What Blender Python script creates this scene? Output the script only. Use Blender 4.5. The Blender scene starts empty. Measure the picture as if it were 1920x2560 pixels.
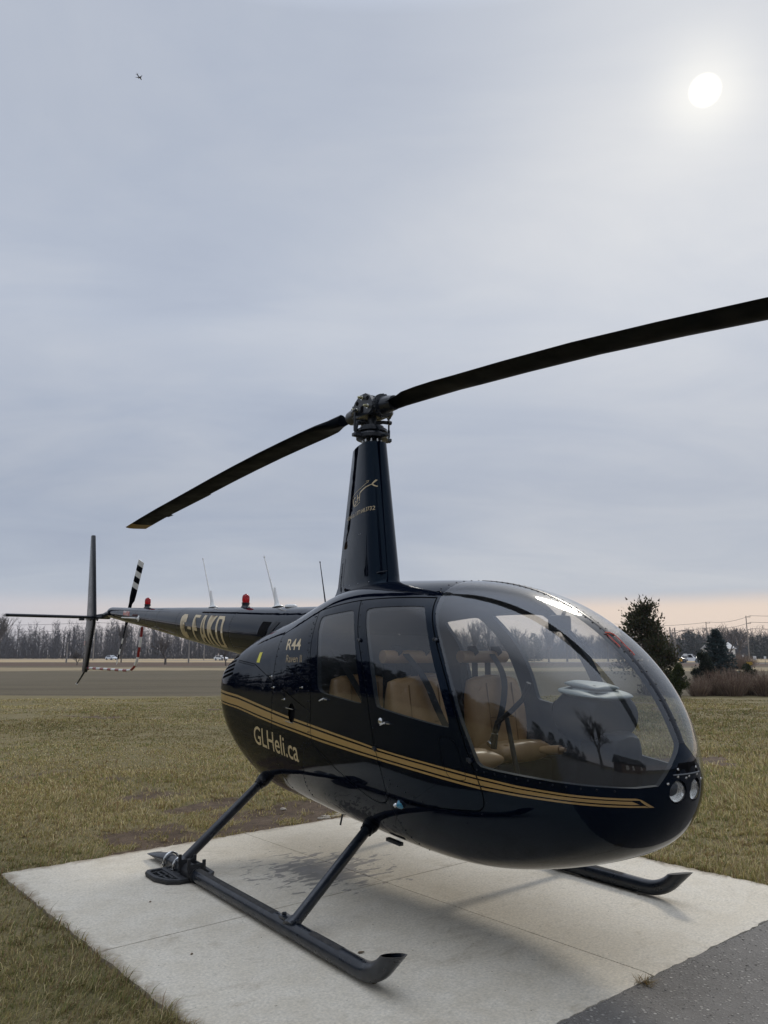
import bpy, bmesh, math, random
import numpy as np
from mathutils import Vector, Matrix, geometry

random.seed(7)
RNG = np.random.default_rng(11)
sc = bpy.context.scene
COL = sc.collection

# ------------------------------------------------------------------ camera
CAM_H = 1.382
cam_d = bpy.data.cameras.new('camera')
cam_d.sensor_fit = 'HORIZONTAL'
cam_d.sensor_width = 36.0
cam_d.lens = 36.0 * 1911.5 / 1920.0
cam_d.clip_start = 0.05
cam_d.clip_end = 30000
cam = bpy.data.objects.new('camera', cam_d)
COL.objects.link(cam)
cam.location = (0, 0, CAM_H)
cam.rotation_euler = (math.pi / 2 + 0.1856, 0, 0)
sc.camera = cam

# ------------------------------------------------------------------ world, sun, exposure
SUN_DIR = Vector((0.345, 0.724, 0.597)).normalized()
SUN_EL = math.asin(SUN_DIR.z)
SUN_AZ = math.atan2(SUN_DIR.x, SUN_DIR.y)
sc.view_settings.view_transform = 'Standard'
sc.view_settings.look = 'None'
sc.view_settings.gamma = 1.0
sc.view_settings.exposure = 0.50
sc.view_settings.use_curve_mapping = False


class NT:
    """tiny helper for building node trees"""
    def __init__(s, tree):
        s.t = tree
        s.n = tree.nodes
        s.l = tree.links

    def node(s, typ, **kw):
        nd = s.n.new(typ)
        for k, v in kw.items():
            setattr(nd, k, v)
        return nd

    def put(s, sock, v):
        if v is None:
            return
        if isinstance(v, bpy.types.NodeSocket):
            s.l.new(v, sock)
        elif isinstance(v, (tuple, list)) and sock.type == 'RGBA' and len(v) == 3:
            sock.default_value = (*v, 1)
        else:
            sock.default_value = v

    def math(s, op, a, b=None, c=None, clamp=False):
        nd = s.node('ShaderNodeMath', operation=op)
        nd.use_clamp = clamp
        for i, v in enumerate((a, b, c)):
            s.put(nd.inputs[i], v)
        return nd.outputs[0]

    def vmath(s, op, a, b=None):
        nd = s.node('ShaderNodeVectorMath', operation=op)
        s.put(nd.inputs[0], a)
        if b is not None:
            s.put(nd.inputs[3 if op == 'SCALE' else 1], b)
        return nd.outputs['Value'] if op in ('DOT_PRODUCT', 'LENGTH', 'DISTANCE') else nd.outputs[0]

    def noise(s, vec, scale, detail=4, rough=0.55, dist=0.0, dim='3D'):
        nd = s.node('ShaderNodeTexNoise')
        nd.noise_dimensions = dim
        s.put(nd.inputs['Vector'], vec)
        nd.inputs['Scale'].default_value = scale
        nd.inputs['Detail'].default_value = detail
        nd.inputs['Roughness'].default_value = rough
        nd.inputs['Distortion'].default_value = dist
        return nd.outputs['Fac']

    def ramp(s, fac, stops, interp='LINEAR'):
        nd = s.node('ShaderNodeValToRGB')
        cr = nd.color_ramp
        cr.interpolation = interp
        while len(cr.elements) < len(stops):
            cr.elements.new(0.5)
        for e, (p, c) in zip(cr.elements, stops):
            e.position = p
            e.color = (*c, 1) if len(c) == 3 else c
        s.put(nd.inputs[0], fac)
        return nd.outputs[0]

    def fr(s, v, a, b, c=0.0, d=1.0, smooth=False):
        nd = s.node('ShaderNodeMapRange')
        nd.clamp = True
        if smooth:
            nd.interpolation_type = 'SMOOTHSTEP'
        for i, x in enumerate((v, a, b, c, d)):
            s.put(nd.inputs[i], x)
        return nd.outputs[0]

    def mix(s, f, a, b, mode='MIX'):
        nd = s.node('ShaderNodeMix', data_type='RGBA', blend_type=mode)
        nd.clamp_factor = True
        s.put(nd.inputs[0], f)
        s.put(nd.inputs[6], a)
        s.put(nd.inputs[7], b)
        return nd.outputs[2]

    def bump(s, h, strength, dist=0.01):
        nd = s.node('ShaderNodeBump')
        nd.inputs['Strength'].default_value = strength
        nd.inputs['Distance'].default_value = dist
        s.put(nd.inputs['Height'], h)
        return nd.outputs[0]


world = bpy.data.worlds.new('World')
sc.world = world
world.use_nodes = True
w = NT(world.node_tree)
w.n.clear()
tc = w.node('ShaderNodeTexCoord')
D = w.vmath('NORMALIZE', tc.outputs['Generated'])
sep = w.node('ShaderNodeSeparateXYZ')
w.put(sep.inputs[0], D)
DX, DY, DZ = sep.outputs
# cloud sheet coordinates: the direction projected on a high flat layer
zc = w.math('ADD', w.math('MAXIMUM', DZ, 0.0), 0.16)
cl = w.vmath('DIVIDE', D, w.node('ShaderNodeCombineXYZ').outputs[0])
comb = cl.node.inputs[1].links[0].from_node
for i in range(3):
    w.put(comb.inputs[i], zc)
mp = w.node('ShaderNodeMapping')
w.put(mp.inputs[0], cl)
mp.inputs['Rotation'].default_value = (0, 0, 0.35)
mp.inputs['Scale'].default_value = (0.50, 0.62, 0.0)
n1 = w.noise(mp.outputs[0], 0.9, 5, 0.5, 0.6)
mp2 = w.node('ShaderNodeMapping')
w.put(mp2.inputs[0], cl)
mp2.inputs['Rotation'].default_value = (0, 0, -0.5)
mp2.inputs['Scale'].default_value = (0.5, 1.05, 0.0)
n2 = w.noise(mp2.outputs[0], 1.9, 7, 0.6, 0.9)
cn = w.math('ADD', w.math('MULTIPLY', n1, 0.68), w.math('MULTIPLY', n2, 0.32))
base = w.ramp(cn, [(0.30, (0.255, 0.290, 0.372)), (0.44, (0.308, 0.343, 0.415)), (0.56, (0.368, 0.394, 0.448)), (0.70, (0.440, 0.452, 0.485))])
# lighter, warmer clear band below the sheet's edge at the horizon
edge = w.math('ADD', DZ, w.math('MULTIPLY', w.math('SUBTRACT', n2, 0.5), 0.012))
sd = w.vmath('DOT_PRODUCT', D, tuple(SUN_DIR))
flat = w.node('ShaderNodeVectorMath', operation='NORMALIZE')
cxy = w.node('ShaderNodeCombineXYZ')
w.put(cxy.inputs[0], DX)
w.put(cxy.inputs[1], DY)
w.put(flat.inputs[0], cxy.outputs[0])
saz = w.vmath('DOT_PRODUCT', flat.outputs[0], (math.sin(SUN_AZ), math.cos(SUN_AZ), 0))
warm = w.fr(saz, 0.60, 1.0)
hcol = w.mix(warm, (0.41, 0.40, 0.43), (0.57, 0.46, 0.385))
low = w.fr(edge, 0.055, 0.080, 1.0, 0.0, True)
fade = w.fr(edge, 0.07, 0.20, 0.40, 0.0)
base = w.mix(fade, base, w.mix(warm, (0.34, 0.365, 0.405), (0.365, 0.375, 0.395)))
base = w.mix(w.math('MULTIPLY', low, 0.9), base, hcol)
band_ = w.ramp(DZ, [(0.06, (1, 1, 1)), (0.20, (0.86, 0.87, 0.89)), (0.40, (1.10, 1.09, 1.07)), (0.58, (1.0, 1.0, 1.0))])
base = w.mix(1.0, base, band_, 'MULTIPLY')
# the sheet is brighter overhead: extra glow added above the view to light the concrete
zen_boost = w.fr(DZ, 0.69, 1.0, 1.0, 3.8)
base = w.mix(1.0, base, zen_boost, 'MULTIPLY')
# aureole of the sun behind thin cloud, and the veiled disc itself
sdp = w.math('MAXIMUM', sd, 0.0)
g1 = w.math('MULTIPLY', w.math('POWER', sdp, 900.0), 0.17)
g2 = w.math('MULTIPLY', w.math('POWER', sdp, 45.0), 0.10)
g3 = w.math('MULTIPLY', w.math('POWER', sdp, 9.0), 0.055)
glow = w.math('ADD', w.math('ADD', g1, g2), g3)
disc = w.fr(sd, 0.99984, 0.99996, 0.0, 0.9, True)
gl = w.mix(1.0, (1.0, 0.90, 0.64), w.math('ADD', glow, disc), 'MULTIPLY')
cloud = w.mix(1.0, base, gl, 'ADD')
sky = w.node('ShaderNodeTexSky', sky_type='NISHITA')
sky.sun_disc = False
sky.sun_elevation = SUN_EL
sky.sun_rotation = SUN_AZ
bg1 = w.node('ShaderNodeBackground')
w.put(bg1.inputs[0], sky.outputs[0])
bg1.inputs[1].default_value = 0.06
bg2 = w.node('ShaderNodeBackground')
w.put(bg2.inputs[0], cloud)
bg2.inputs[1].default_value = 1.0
mixs = w.node('ShaderNodeMixShader')
mixs.inputs[0].default_value = 0.95
w.l.new(bg1.outputs[0], mixs.inputs[1])
w.l.new(bg2.outputs[0], mixs.inputs[2])
wo = w.node('ShaderNodeOutputWorld')
w.l.new(mixs.outputs[0], wo.inputs[0])

sun_d = bpy.data.lights.new('sun', 'SUN')
sun_d.energy = 0.95
sun_d.angle = math.radians(10)
sun_d.color = (1.0, 0.93, 0.82)
sun = bpy.data.objects.new('sun', sun_d)
COL.objects.link(sun)
sun.rotation_euler = (-SUN_DIR).to_track_quat('-Z', 'Y').to_euler()


# ------------------------------------------------------------------ object helpers
def tag(o, label=None, cat=None, group=None, kind=None):
    if label:
        o['label'] = label
    if cat:
        o['category'] = cat
    if group:
        o['group'] = group
    if kind:
        o['kind'] = kind
    return o


def empty(name, loc=(0, 0, 0), rz=0.0):
    o = bpy.data.objects.new(name, None)
    COL.objects.link(o)
    o.location = loc
    o.rotation_euler = (0, 0, rz)
    o.empty_display_size = 0.2
    return o


def link(name, me, parent=None):
    o = bpy.data.objects.new(name, me)
    COL.objects.link(o)
    if parent is not None:
        o.parent = parent
    return o


class MB:
    """collects geometry for one mesh object"""
    def __init__(s):
        s.v = []
        s.f = []
        s.mi = []

    def add(s, vs, fs, mi=0):
        o = len(s.v)
        s.v.extend([tuple(map(float, p)) for p in vs])
        for f in fs:
            s.f.append(tuple(i + o for i in f))
            s.mi.append(mi)

    def box(s, c, d, rot=None, mi=0, bev=0.0):
        hx, hy, hz = d[0] / 2, d[1] / 2, d[2] / 2
        if bev <= 0:
            vs = [Vector((x, y, z)) for z in (-hz, hz) for y in (-hy, hy) for x in (-hx, hx)]
            fs = [(0, 2, 3, 1), (4, 5, 7, 6), (0, 1, 5, 4), (2, 6, 7, 3), (0, 4, 6, 2), (1, 3, 7, 5)]
        else:
            bm = bmesh.new()
            bmesh.ops.create_cube(bm, size=1.0)
            bmesh.ops.scale(bm, vec=d, verts=bm.verts)
            bmesh.ops.bevel(bm, geom=list(bm.edges), offset=bev, segments=2, profile=0.6, affect='EDGES')
            bm.verts.index_update()
            vs = [v.co.copy() for v in bm.verts]
            fs = [tuple(v.index for v in f.verts) for f in bm.faces]
            bm.free()
        if rot is not None:
            m = rot if isinstance(rot, Matrix) else Matrix.Rotation(rot[1], 3, rot[0])
            vs = [m @ v for v in vs]
        s.add([v + Vector(c) for v in vs], fs, mi)

    def tube(s, pts, rad, n=10, caps=True, mi=0, flat=None):
        pts = [Vector(p) for p in pts]
        m = len(pts)
        rads = rad if isinstance(rad, (list, tuple)) else [rad] * m
        vs, fs = [], []
        up = None
        for i, p in enumerate(pts):
            t = (pts[min(i + 1, m - 1)] - pts[max(i - 1, 0)])
            if t.length < 1e-9:
                t = Vector((0, 0, 1))
            t.normalize()
            if up is None:
                a = Vector((0, 0, 1)) if abs(t.z) < 0.9 else Vector((1, 0, 0))
                up = (a - t * a.dot(t)).normalized()
            else:
                up = (up - t * up.dot(t))
                if up.length < 1e-6:
                    up = Vector((1, 0, 0))
                up.normalize()
            sd_ = t.cross(up)
            for k in range(n):
                an = 2 * math.pi * k / n
                ru = rads[i] * (flat if flat else 1.0)
                vs.append(p + up * (math.cos(an) * rads[i]) + sd_ * (math.sin(an) * ru))
        for i in range(m - 1):
            for k in range(n):
                a, b = i * n + k, i * n + (k + 1) % n
                fs.append((a, b, b + n, a + n))
        if caps:
            fs.append(tuple(range(n - 1, -1, -1)))
            fs.append(tuple(range((m - 1) * n, m * n)))
        s.add(vs, fs, mi)

    def lathe(s, prof, axis_o, axis, n=16, mi=0, caps=True):
        ax = Vector(axis).normalized()
        a = Vector((0, 0, 1)) if abs(ax.z) < 0.9 else Vector((1, 0, 0))
        u = (a - ax * a.dot(ax)).normalized()
        v2 = ax.cross(u)
        vs, fs = [], []
        o = Vector(axis_o)
        for r, h in prof:
            for k in range(n):
                an = 2 * math.pi * k / n
                vs.append(o + ax * h + (u * math.cos(an) + v2 * math.sin(an)) * r)
        for i in range(len(prof) - 1):
            for k in range(n):
                a_, b_ = i * n + k, i * n + (k + 1) % n
                fs.append((a_, b_, b_ + n, a_ + n))
        if caps:
            fs.append(tuple(range(n - 1, -1, -1)))
            fs.append(tuple(range((len(prof) - 1) * n, len(prof) * n)))
        s.add(vs, fs, mi)

    def prism(s, poly, o, u, v2, depth, mi=0):
        """polygon (list of 2-D points) in the plane o+u*a+v*b, extruded by depth along u x v"""
        o, u, v2 = Vector(o), Vector(u), Vector(v2)
        nn = u.cross(v2).normalized() * depth
        m = len(poly)
        vs = [o + u * a + v2 * b for a, b in poly] + [o + u * a + v2 * b + nn for a, b in poly]
        fs = [tuple(range(m - 1, -1, -1)), tuple(range(m, 2 * m))]
        for i in range(m):
            j = (i + 1) % m
            fs.append((i, j, j + m, i + m))
        s.add(vs, fs, mi)

    def build(s, name, mats, parent=None, smooth=True, angle=40):
        me = bpy.data.meshes.new(name)
        me.from_pydata(s.v, [], s.f)
        if not isinstance(mats, (list, tuple)):
            mats = [mats]
        for m in mats:
            me.materials.append(m)
        if len(mats) > 1:
            me.polygons.foreach_set('material_index', s.mi)
        if smooth:
            me.shade_smooth()
            if angle:
                me.set_sharp_from_angle(angle=math.radians(angle))
        me.update()
        return link(name, me, parent)


def np_mesh(name, V, F, mats, parent=None, smooth=False, mi=None, colors=None):
    """fast mesh from numpy arrays (all faces with the same number of corners)"""
    me = bpy.data.meshes.new(name)
    k = F.shape[1]
    me.vertices.add(len(V))
    me.vertices.foreach_set('co', np.ascontiguousarray(V, np.float32).ravel())
    me.loops.add(F.size)
    me.loops.foreach_set('vertex_index', np.ascontiguousarray(F, np.int32).ravel())
    me.polygons.add(len(F))
    me.polygons.foreach_set('loop_start', np.arange(0, F.size, k, dtype=np.int32))
    if mi is not None:
        me.polygons.foreach_set('material_index', np.ascontiguousarray(mi, np.int32))
    for m in (mats if isinstance(mats, (list, tuple)) else [mats]):
        me.materials.append(m)
    me.update(calc_edges=True)
    if colors is not None:
        at = me.color_attributes.new('tint', 'FLOAT_COLOR', 'POINT')
        c4 = np.ones((len(V), 4), np.float32)
        c4[:, :3] = colors
        at.data.foreach_set('color', c4.ravel())
    if smooth:
        me.shade_smooth()
    return link(name, me, parent)


# ------------------------------------------------------------------ materials
def pmat(name, base, rough=0.5, metal=0.0, coat=0.0, spec=0.5, var=None, vscale=6.0, bump=0.0, bscale=40.0, bdist=0.004, rvar=0.0, coatr=0.03):
    m = bpy.data.materials.new(name)
    m.use_nodes = True
    t = NT(m.node_tree)
    b = t.n['Principled BSDF']
    tcn = t.node('ShaderNodeTexCoord')
    ob = tcn.outputs['Object']
    b.inputs['Base Color'].default_value = (*base, 1)
    b.inputs['Roughness'].default_value = rough
    b.inputs['Metallic'].default_value = metal
    b.inputs['Coat Weight'].default_value = coat
    b.inputs['Coat Roughness'].default_value = coatr
    b.inputs['Specular IOR Level'].default_value = spec
    if var is not None:
        f = t.noise(ob, vscale, 5, 0.6)
        t.put(b.inputs['Base Color'], t.mix(t.fr(f, 0.35, 0.65), base, var))
    if rvar:
        f2 = t.noise(ob, vscale * 1.7, 4, 0.6)
        t.put(b.inputs['Roughness'], t.fr(f2, 0.35, 0.7, max(rough - rvar, 0.02), rough + rvar))
    if bump:
        t.put(b.inputs['Normal'], t.bump(t.noise(ob, bscale, 4, 0.6), bump, bdist))
    return m


M = {}
M['paint'] = pmat('black_paint', (0.0014, 0.0027, 0.0080), 0.03, spec=0.22, bump=0.028, bscale=2.6, bdist=0.02)
_b = M['paint'].node_tree.nodes['Principled BSDF']
_b.inputs['Specular Tint'].default_value = (0.50, 0.76, 1.0, 1)
_t = NT(M['paint'].node_tree)
_o = _t.node('ShaderNodeTexCoord').outputs['Object']
_s = _t.node('ShaderNodeSeparateXYZ')
_t.put(_s.inputs[0], _o)
_aft = _t.math('MULTIPLY', _t.fr(_s.outputs[0], 0.25, -0.05), _t.fr(_s.outputs[0], -1.5, -1.2))
_hh = _t.math('MULTIPLY', _t.noise(_o, 6.5, 2, 0.4, 0.5), _t.math('ADD', _t.math('MULTIPLY', _aft, 1.0), 0.12))
_t.put(_b.inputs['Normal'], _t.bump(_hh, 0.10, 0.02))
M['paint_matt'] = pmat('satin_black_paint', (0.003, 0.0048, 0.009), 0.30, coat=0.10, coatr=0.12, spec=0.22, rvar=0.06, vscale=5)
M['gear_paint'] = pmat('worn_dark_paint', (0.0045, 0.007, 0.012), 0.36, coat=0.3, coatr=0.16, spec=0.35, var=(0.010, 0.014, 0.021), vscale=14, rvar=0.10)
M['gold'] = pmat('gold_paint', (0.36, 0.225, 0.075), 0.30, metal=0.0, coat=0.7, coatr=0.05)
M['letter'] = pmat('champagne_vinyl', (0.56, 0.44, 0.25), 0.35, coat=0.3)
M['letter_dk'] = pmat('bronze_vinyl', (0.34, 0.26, 0.15), 0.4)
M['seam'] = pmat('panel_gap_shadow_rubber', (0.002, 0.002, 0.003), 0.8, spec=0.1)
M['lining'] = pmat('cabin_lining', (0.020, 0.026, 0.034), 0.75, var=(0.014, 0.018, 0.024), vscale=20)
M['leather'] = pmat('tan_leather', (0.40, 0.245, 0.115), 0.42, var=(0.31, 0.185, 0.085), vscale=7, bump=0.18, bscale=120, bdist=0.003)
M['piping'] = pmat('leather_seam', (0.20, 0.115, 0.05), 0.6)
M['belt'] = pmat('black_webbing', (0.012, 0.014, 0.019), 0.8)
M['steel'] = pmat('bright_steel', (0.62, 0.62, 0.60), 0.22, metal=1.0)
M['brass'] = pmat('cadmium_bolt', (0.50, 0.47, 0.30), 0.32, metal=0.8)
M['dull'] = pmat('dull_metal', (0.20, 0.21, 0.22), 0.45, metal=0.7)
M['plastic'] = pmat('grey_plastic', (0.015, 0.018, 0.023), 0.5, spec=0.25)
M['podtop'] = pmat('pale_glareshield', (0.24, 0.26, 0.25), 0.5, spec=0.3)
M['rubber'] = pmat('black_rubber', (0.012, 0.013, 0.015), 0.55, bump=0.2, bscale=60)
M['white'] = pmat('white_paint', (0.72, 0.72, 0.70), 0.4)
M['redp'] = pmat('red_paint', (0.24, 0.012, 0.014), 0.35, coat=0.4)
M['yellow'] = pmat('yellow_placard', (0.62, 0.56, 0.05), 0.5)
M['rivet'] = pmat('painted_rivet', (0.008, 0.010, 0.014), 0.55, spec=0.25)
M['grip'] = pmat('grip_tape', (0.020, 0.020, 0.020), 0.9, var=(0.045, 0.042, 0.038), vscale=30, bump=.8, bscale=300)
M['blade'] = pmat('rotor_blade_paint', (0.0008, 0.0022, 0.0050), 0.5, spec=0.03, var=(0.0014, 0.003, 0.006), vscale=3, rvar=0.1)
M['bladetip'] = pmat('yellow_tip_paint', (0.26, 0.16, 0.03), 0.5)


def glass_mat(name, tint, f0=0.08, rough=0.0):
    """thin sheet of clear acrylic: see-through with a Fresnel reflection"""
    m = bpy.data.materials.new(name)
    m.use_nodes = True
    t = NT(m.node_tree)
    t.n.remove(t.n['Principled BSDF'])
    lw = t.node('ShaderNodeLayerWeight')
    lw.inputs['Blend'].default_value = 0.5
    p5 = t.math('POWER', lw.outputs['Facing'], 4.2)
    fac = t.math('ADD', t.math('MULTIPLY', p5, 0.92 - f0), f0, clamp=True)
    tr = t.node('ShaderNodeBsdfTransparent')
    tr.inputs[0].default_value = (*tint, 1)
    gl_ = t.node('ShaderNodeBsdfGlossy')
    gl_.inputs['Roughness'].default_value = rough
    gl_.inputs['Color'].default_value = (0.97, 0.98, 1, 1)
    g2_ = t.node('ShaderNodeBsdfGlossy')
    g2_.inputs['Roughness'].default_value = 0.22
    g2_.inputs['Color'].default_value = (0.97, 0.98, 1, 1)
    mg = t.node('ShaderNodeMixShader')
    mg.inputs[0].default_value = 0.10
    t.l.new(gl_.outputs[0], mg.inputs[1])
    t.l.new(g2_.outputs[0], mg.inputs[2])
    mx = t.node('ShaderNodeMixShader')
    t.put(mx.inputs[0], fac)
    t.l.new(tr.outputs[0], mx.inputs[1])
    t.l.new(mg.outputs[0], mx.inputs[2])
    t.l.new(mx.outputs[0], t.n['Material Output'].inputs[0])
    return m


M['glass'] = glass_mat('windshield_acrylic', (0.76, 0.79, 0.80), 0.080)
M['lampglass'] = glass_mat('lamp_glass', (0.95, 0.96, 0.96), 0.05, 0.08)


def red_lens():
    m = bpy.data.materials.new('red_lens')
    m.use_nodes = True
    b = m.node_tree.nodes['Principled BSDF']
    b.inputs['Base Color'].default_value = (0.55, 0.012, 0.02, 1)
    b.inputs['Roughness'].default_value = 0.12
    b.inputs['Transmission Weight'].default_value = 0.55
    b.inputs['IOR'].default_value = 1.45
    return m


M['red'] = red_lens()
M['blue'] = pmat('blue_green_lens', (0.02, 0.19, 0.30), 0.1, coat=1.0)


def reflector():
    m = bpy.data.materials.new('lamp_reflector')
    m.use_nodes = True
    t = NT(m.node_tree)
    b = t.n['Principled BSDF']
    tcn = t.node('ShaderNodeTexCoord')
    wv = t.node('ShaderNodeTexWave', bands_direction='Y')
    t.put(wv.inputs[0], tcn.outputs['Object'])
    wv.inputs['Scale'].default_value = 45
    b.inputs['Base Color'].default_value = (0.88, 0.87, 0.83, 1)
    b.inputs['Metallic'].default_value = 0.9
    b.inputs['Roughness'].default_value = 0.22
    t.put(b.inputs['Normal'], t.bump(wv.outputs['Fac'], 0.6, 0.006))
    return m


M['reflector'] = reflector()


# ------------------------------------------------------------------ ground materials
TH = 0.6978
PAD_O = (-2.475, 5.28)
A1, A2, B1, B2 = 1.780, 3.540, 1.739, 3.575


def mat_concrete():
    m = bpy.data.materials.new('concrete')
    m.use_nodes = True
    t = NT(m.node_tree)
    b = t.n['Principled BSDF']
    tcn = t.node('ShaderNodeTexCoord')
    ob = tcn.outputs['Object']
    big = t.noise(ob, 0.9, 5, 0.6, 0.4)
    mid = t.noise(ob, 6.0, 6, 0.65, 0.3)
    fine = t.noise(ob, 70.0, 4, 0.7)
    col = t.mix(t.fr(big, 0.3, 0.7), (0.54, 0.474, 0.362), (0.67, 0.604, 0.482))
    col = t.mix(t.fr(mid, 0.38, 0.66, 0, 0.75), col, (0.70, 0.642, 0.535))
    col = t.mix(t.fr(fine, 0.35, 0.70, 0, 0.62), col, (0.29, 0.275, 0.235))
    pit = t.noise(ob, 26.0, 5, 0.75, 0.6)
    col = t.mix(t.fr(pit, 0.52, 0.70, 0, 0.5), col, (0.33, 0.30, 0.235))
    speck = t.noise(ob, 48.0, 2, 0.5)
    col = t.mix(t.fr(speck, 0.735, 0.76), col, (0.09, 0.075, 0.055))
    # brown soil tracked on to the slab
    st = t.noise(ob, 2.3, 6, 0.7, 0.8)
    mst = t.node('ShaderNodeMapping')
    t.put(mst.inputs[0], ob)
    mst.inputs['Scale'].default_value = (1.0, 2.4, 1.0)
    st2 = t.noise(mst.outputs[0], 3.1, 7, 0.75, 1.2)
    col = t.mix(t.fr(t.math('MULTIPLY', st, st2), 0.30, 0.42, 0.0, 0.45), col, (0.27, 0.22, 0.15))
    # soil washed on to the rim of the pad
    sp = t.node('ShaderNodeSeparateXYZ')
    t.put(sp.inputs[0], ob)
    ed = t.math('MINIMUM', t.math('MINIMUM', sp.outputs[0], t.math('SUBTRACT', A2, sp.outputs[0])), t.math('MULTIPLY', sp.outputs[1], -1.0))
    rim = t.math('ADD', t.fr(ed, 0.0, 0.16, 0.30, -0.25), t.noise(ob, 5.5, 6, 0.7, 0.8))
    col = t.mix(t.fr(rim, 0.56, 0.80, 0.0, 0.75), col, (0.20, 0.155, 0.10))
    # dark rubbed streaks and old spots
    scf = t.noise(mst.outputs[0], 13.0, 3, 0.6, 2.0)
    col = t.mix(t.math('MULTIPLY', t.fr(scf, 0.66, 0.74), t.fr(big, 0.42, 0.60, 0.0, 0.45)), col, (0.24, 0.215, 0.175))
    # damp drips below the engine bay
    d = t.vmath('DISTANCE', ob, (1.66, -1.25, 0.0))
    spots = t.noise(mst.outputs[0], 7.5, 3, 0.55, 0.6)
    wet = t.math('ADD', spots, t.fr(d, 0.10, 0.85, 0.18, -0.22))
    wf = t.fr(wet, 0.555, 0.60)
    halo = t.fr(t.math('ADD', t.noise(ob, 3.5, 4, 0.6, 0.5), t.fr(d, 0.0, 0.62, 0.20, -0.35)), 0.50, 0.66)
    col = t.mix(t.math('MULTIPLY', halo, 0.60), col, (0.20, 0.185, 0.16))
    col = t.mix(t.math('MULTIPLY', wf, 0.78), col, (0.12, 0.105, 0.088))
    t.put(b.inputs['Base Color'], col)
    t.put(b.inputs['Roughness'], t.math('SUBTRACT', t.fr(mid, 0.3, 0.7, 0.70, 0.88), t.math('MULTIPLY', wf, 0.3)))
    b.inputs['Specular IOR Level'].default_value = 0.35
    hh = t.math('ADD', t.math('MULTIPLY', fine, 0.5), mid)
    t.put(b.inputs['Normal'], t.bump(hh, 0.30, 0.006))
    return m


def mat_asphalt():
    m = bpy.data.materials.new('asphalt')
    m.use_nodes = True
    t = NT(m.node_tree)
    b = t.n['Principled BSDF']
    tcn = t.node('ShaderNodeTexCoord')
    ob = tcn.outputs['Object']
    vo = t.node('ShaderNodeTexVoronoi')
    t.put(vo.inputs['Vector'], ob)
    vo.inputs['Scale'].default_value = 58
    vo.inputs['Randomness'].default_value = 1.0
    sepc = t.node('ShaderNodeSeparateColor')
    t.put(sepc.inputs[0], vo.outputs['Color'])
    rnd = sepc.outputs[0]
    vo2 = t.node('ShaderNodeTexVoronoi')
    t.put(vo2.inputs['Vector'], ob)
    vo2.inputs['Scale'].default_value = 210
    sep2 = t.node('ShaderNodeSeparateColor')
    t.put(sep2.inputs[0], vo2.outputs['Color'])
    inside = t.fr(vo.outputs['Distance'], 0.30, 0.46, 1.0, 0.0)
    chip = t.math('MULTIPLY', t.fr(rnd, 0.80, 0.84), inside)
    chip2 = t.math('MULTIPLY', t.fr(sep2.outputs[0], 0.72, 0.76), t.fr(vo2.outputs['Distance'], 0.3, 0.45, 1.0, 0.0))
    big = t.noise(ob, 2.3, 7, 0.75)
    col = t.mix(t.fr(big, 0.35, 0.65), (0.105, 0.096, 0.084), (0.155, 0.143, 0.126))
    col = t.mix(t.math('MULTIPLY', t.math('MULTIPLY', rnd, inside), 0.6), col, (0.26, 0.245, 0.22))
    col = t.mix(t.math('MULTIPLY', chip2, 0.7), col, (0.24, 0.222, 0.195))
    col = t.mix(chip, col, t.mix(sepc.outputs[1], (0.20, 0.182, 0.158), (0.40, 0.375, 0.33)))
    t.put(b.inputs['Base Color'], col)
    b.inputs['Roughness'].default_value = 0.85
    hh = t.math('ADD', t.math('MULTIPLY', inside, rnd), t.math('MULTIPLY', t.noise(ob, 220, 3, 0.6), 0.5))
    t.put(b.inputs['Normal'], t.bump(hh, 0.7, 0.008))
    return m


CT, ST = math.cos(TH), math.sin(TH)


def pad_ab(x, y):
    dx, dy = x - PAD_O[0], y - PAD_O[1]
    return dx * CT + dy * ST, dx * ST - dy * CT


def pad_world(a, b):
    return PAD_O[0] + a * CT + b * ST, PAD_O[1] + a * ST - b * CT


def mat_soil_lawn():
    """thatch and soil between the blades; bare worn ground beside the slab"""
    m = bpy.data.materials.new('lawn_soil')
    m.use_nodes = True
    t = NT(m.node_tree)
    b = t.n['Principled BSDF']
    tcn = t.node('ShaderNodeTexCoord')
    ob = tcn.outputs['Object']
    big = t.noise(ob, 0.45, 5, 0.6, 0.5)
    mid = t.noise(ob, 3.0, 6, 0.7, 0.3)
    fine = t.noise(ob, 38.0, 4, 0.75)
    col = t.mix(t.fr(big, 0.35, 0.65), (0.150, 0.128, 0.056), (0.200, 0.162, 0.076))
    col = t.mix(t.fr(mid, 0.42, 0.68), col, (0.215, 0.172, 0.088))
    col = t.mix(t.fr(fine, 0.40, 0.65, 0, 0.7), col, (0.085, 0.070, 0.034))
    at = t.node('ShaderNodeAttribute', attribute_name='tint')
    bare = t.node('ShaderNodeSeparateColor')
    t.put(bare.inputs[0], at.outputs['Color'])
    bf = t.fr(t.math('ADD', bare.outputs[0], t.math('MULTIPLY', t.math('SUBTRACT', mid, 0.5), 0.7)), 0.45, 0.60)
    soil = t.mix(t.fr(t.noise(ob, 9, 6, 0.7, 0.4), 0.35, 0.65), (0.060, 0.040, 0.026), (0.130, 0.092, 0.060))
    col = t.mix(bf, col, soil)
    t.put(b.inputs['Base Color'], col)
    b.inputs['Roughness'].default_value = 0.9
    b.inputs['Specular IOR Level'].default_value = 0.2
    t.put(b.inputs['Normal'], t.bump(t.math('ADD', t.math('MULTIPLY', fine, 0.6), t.noise(ob, 12, 5, 0.7)), 0.8, 0.03))
    return m


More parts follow.
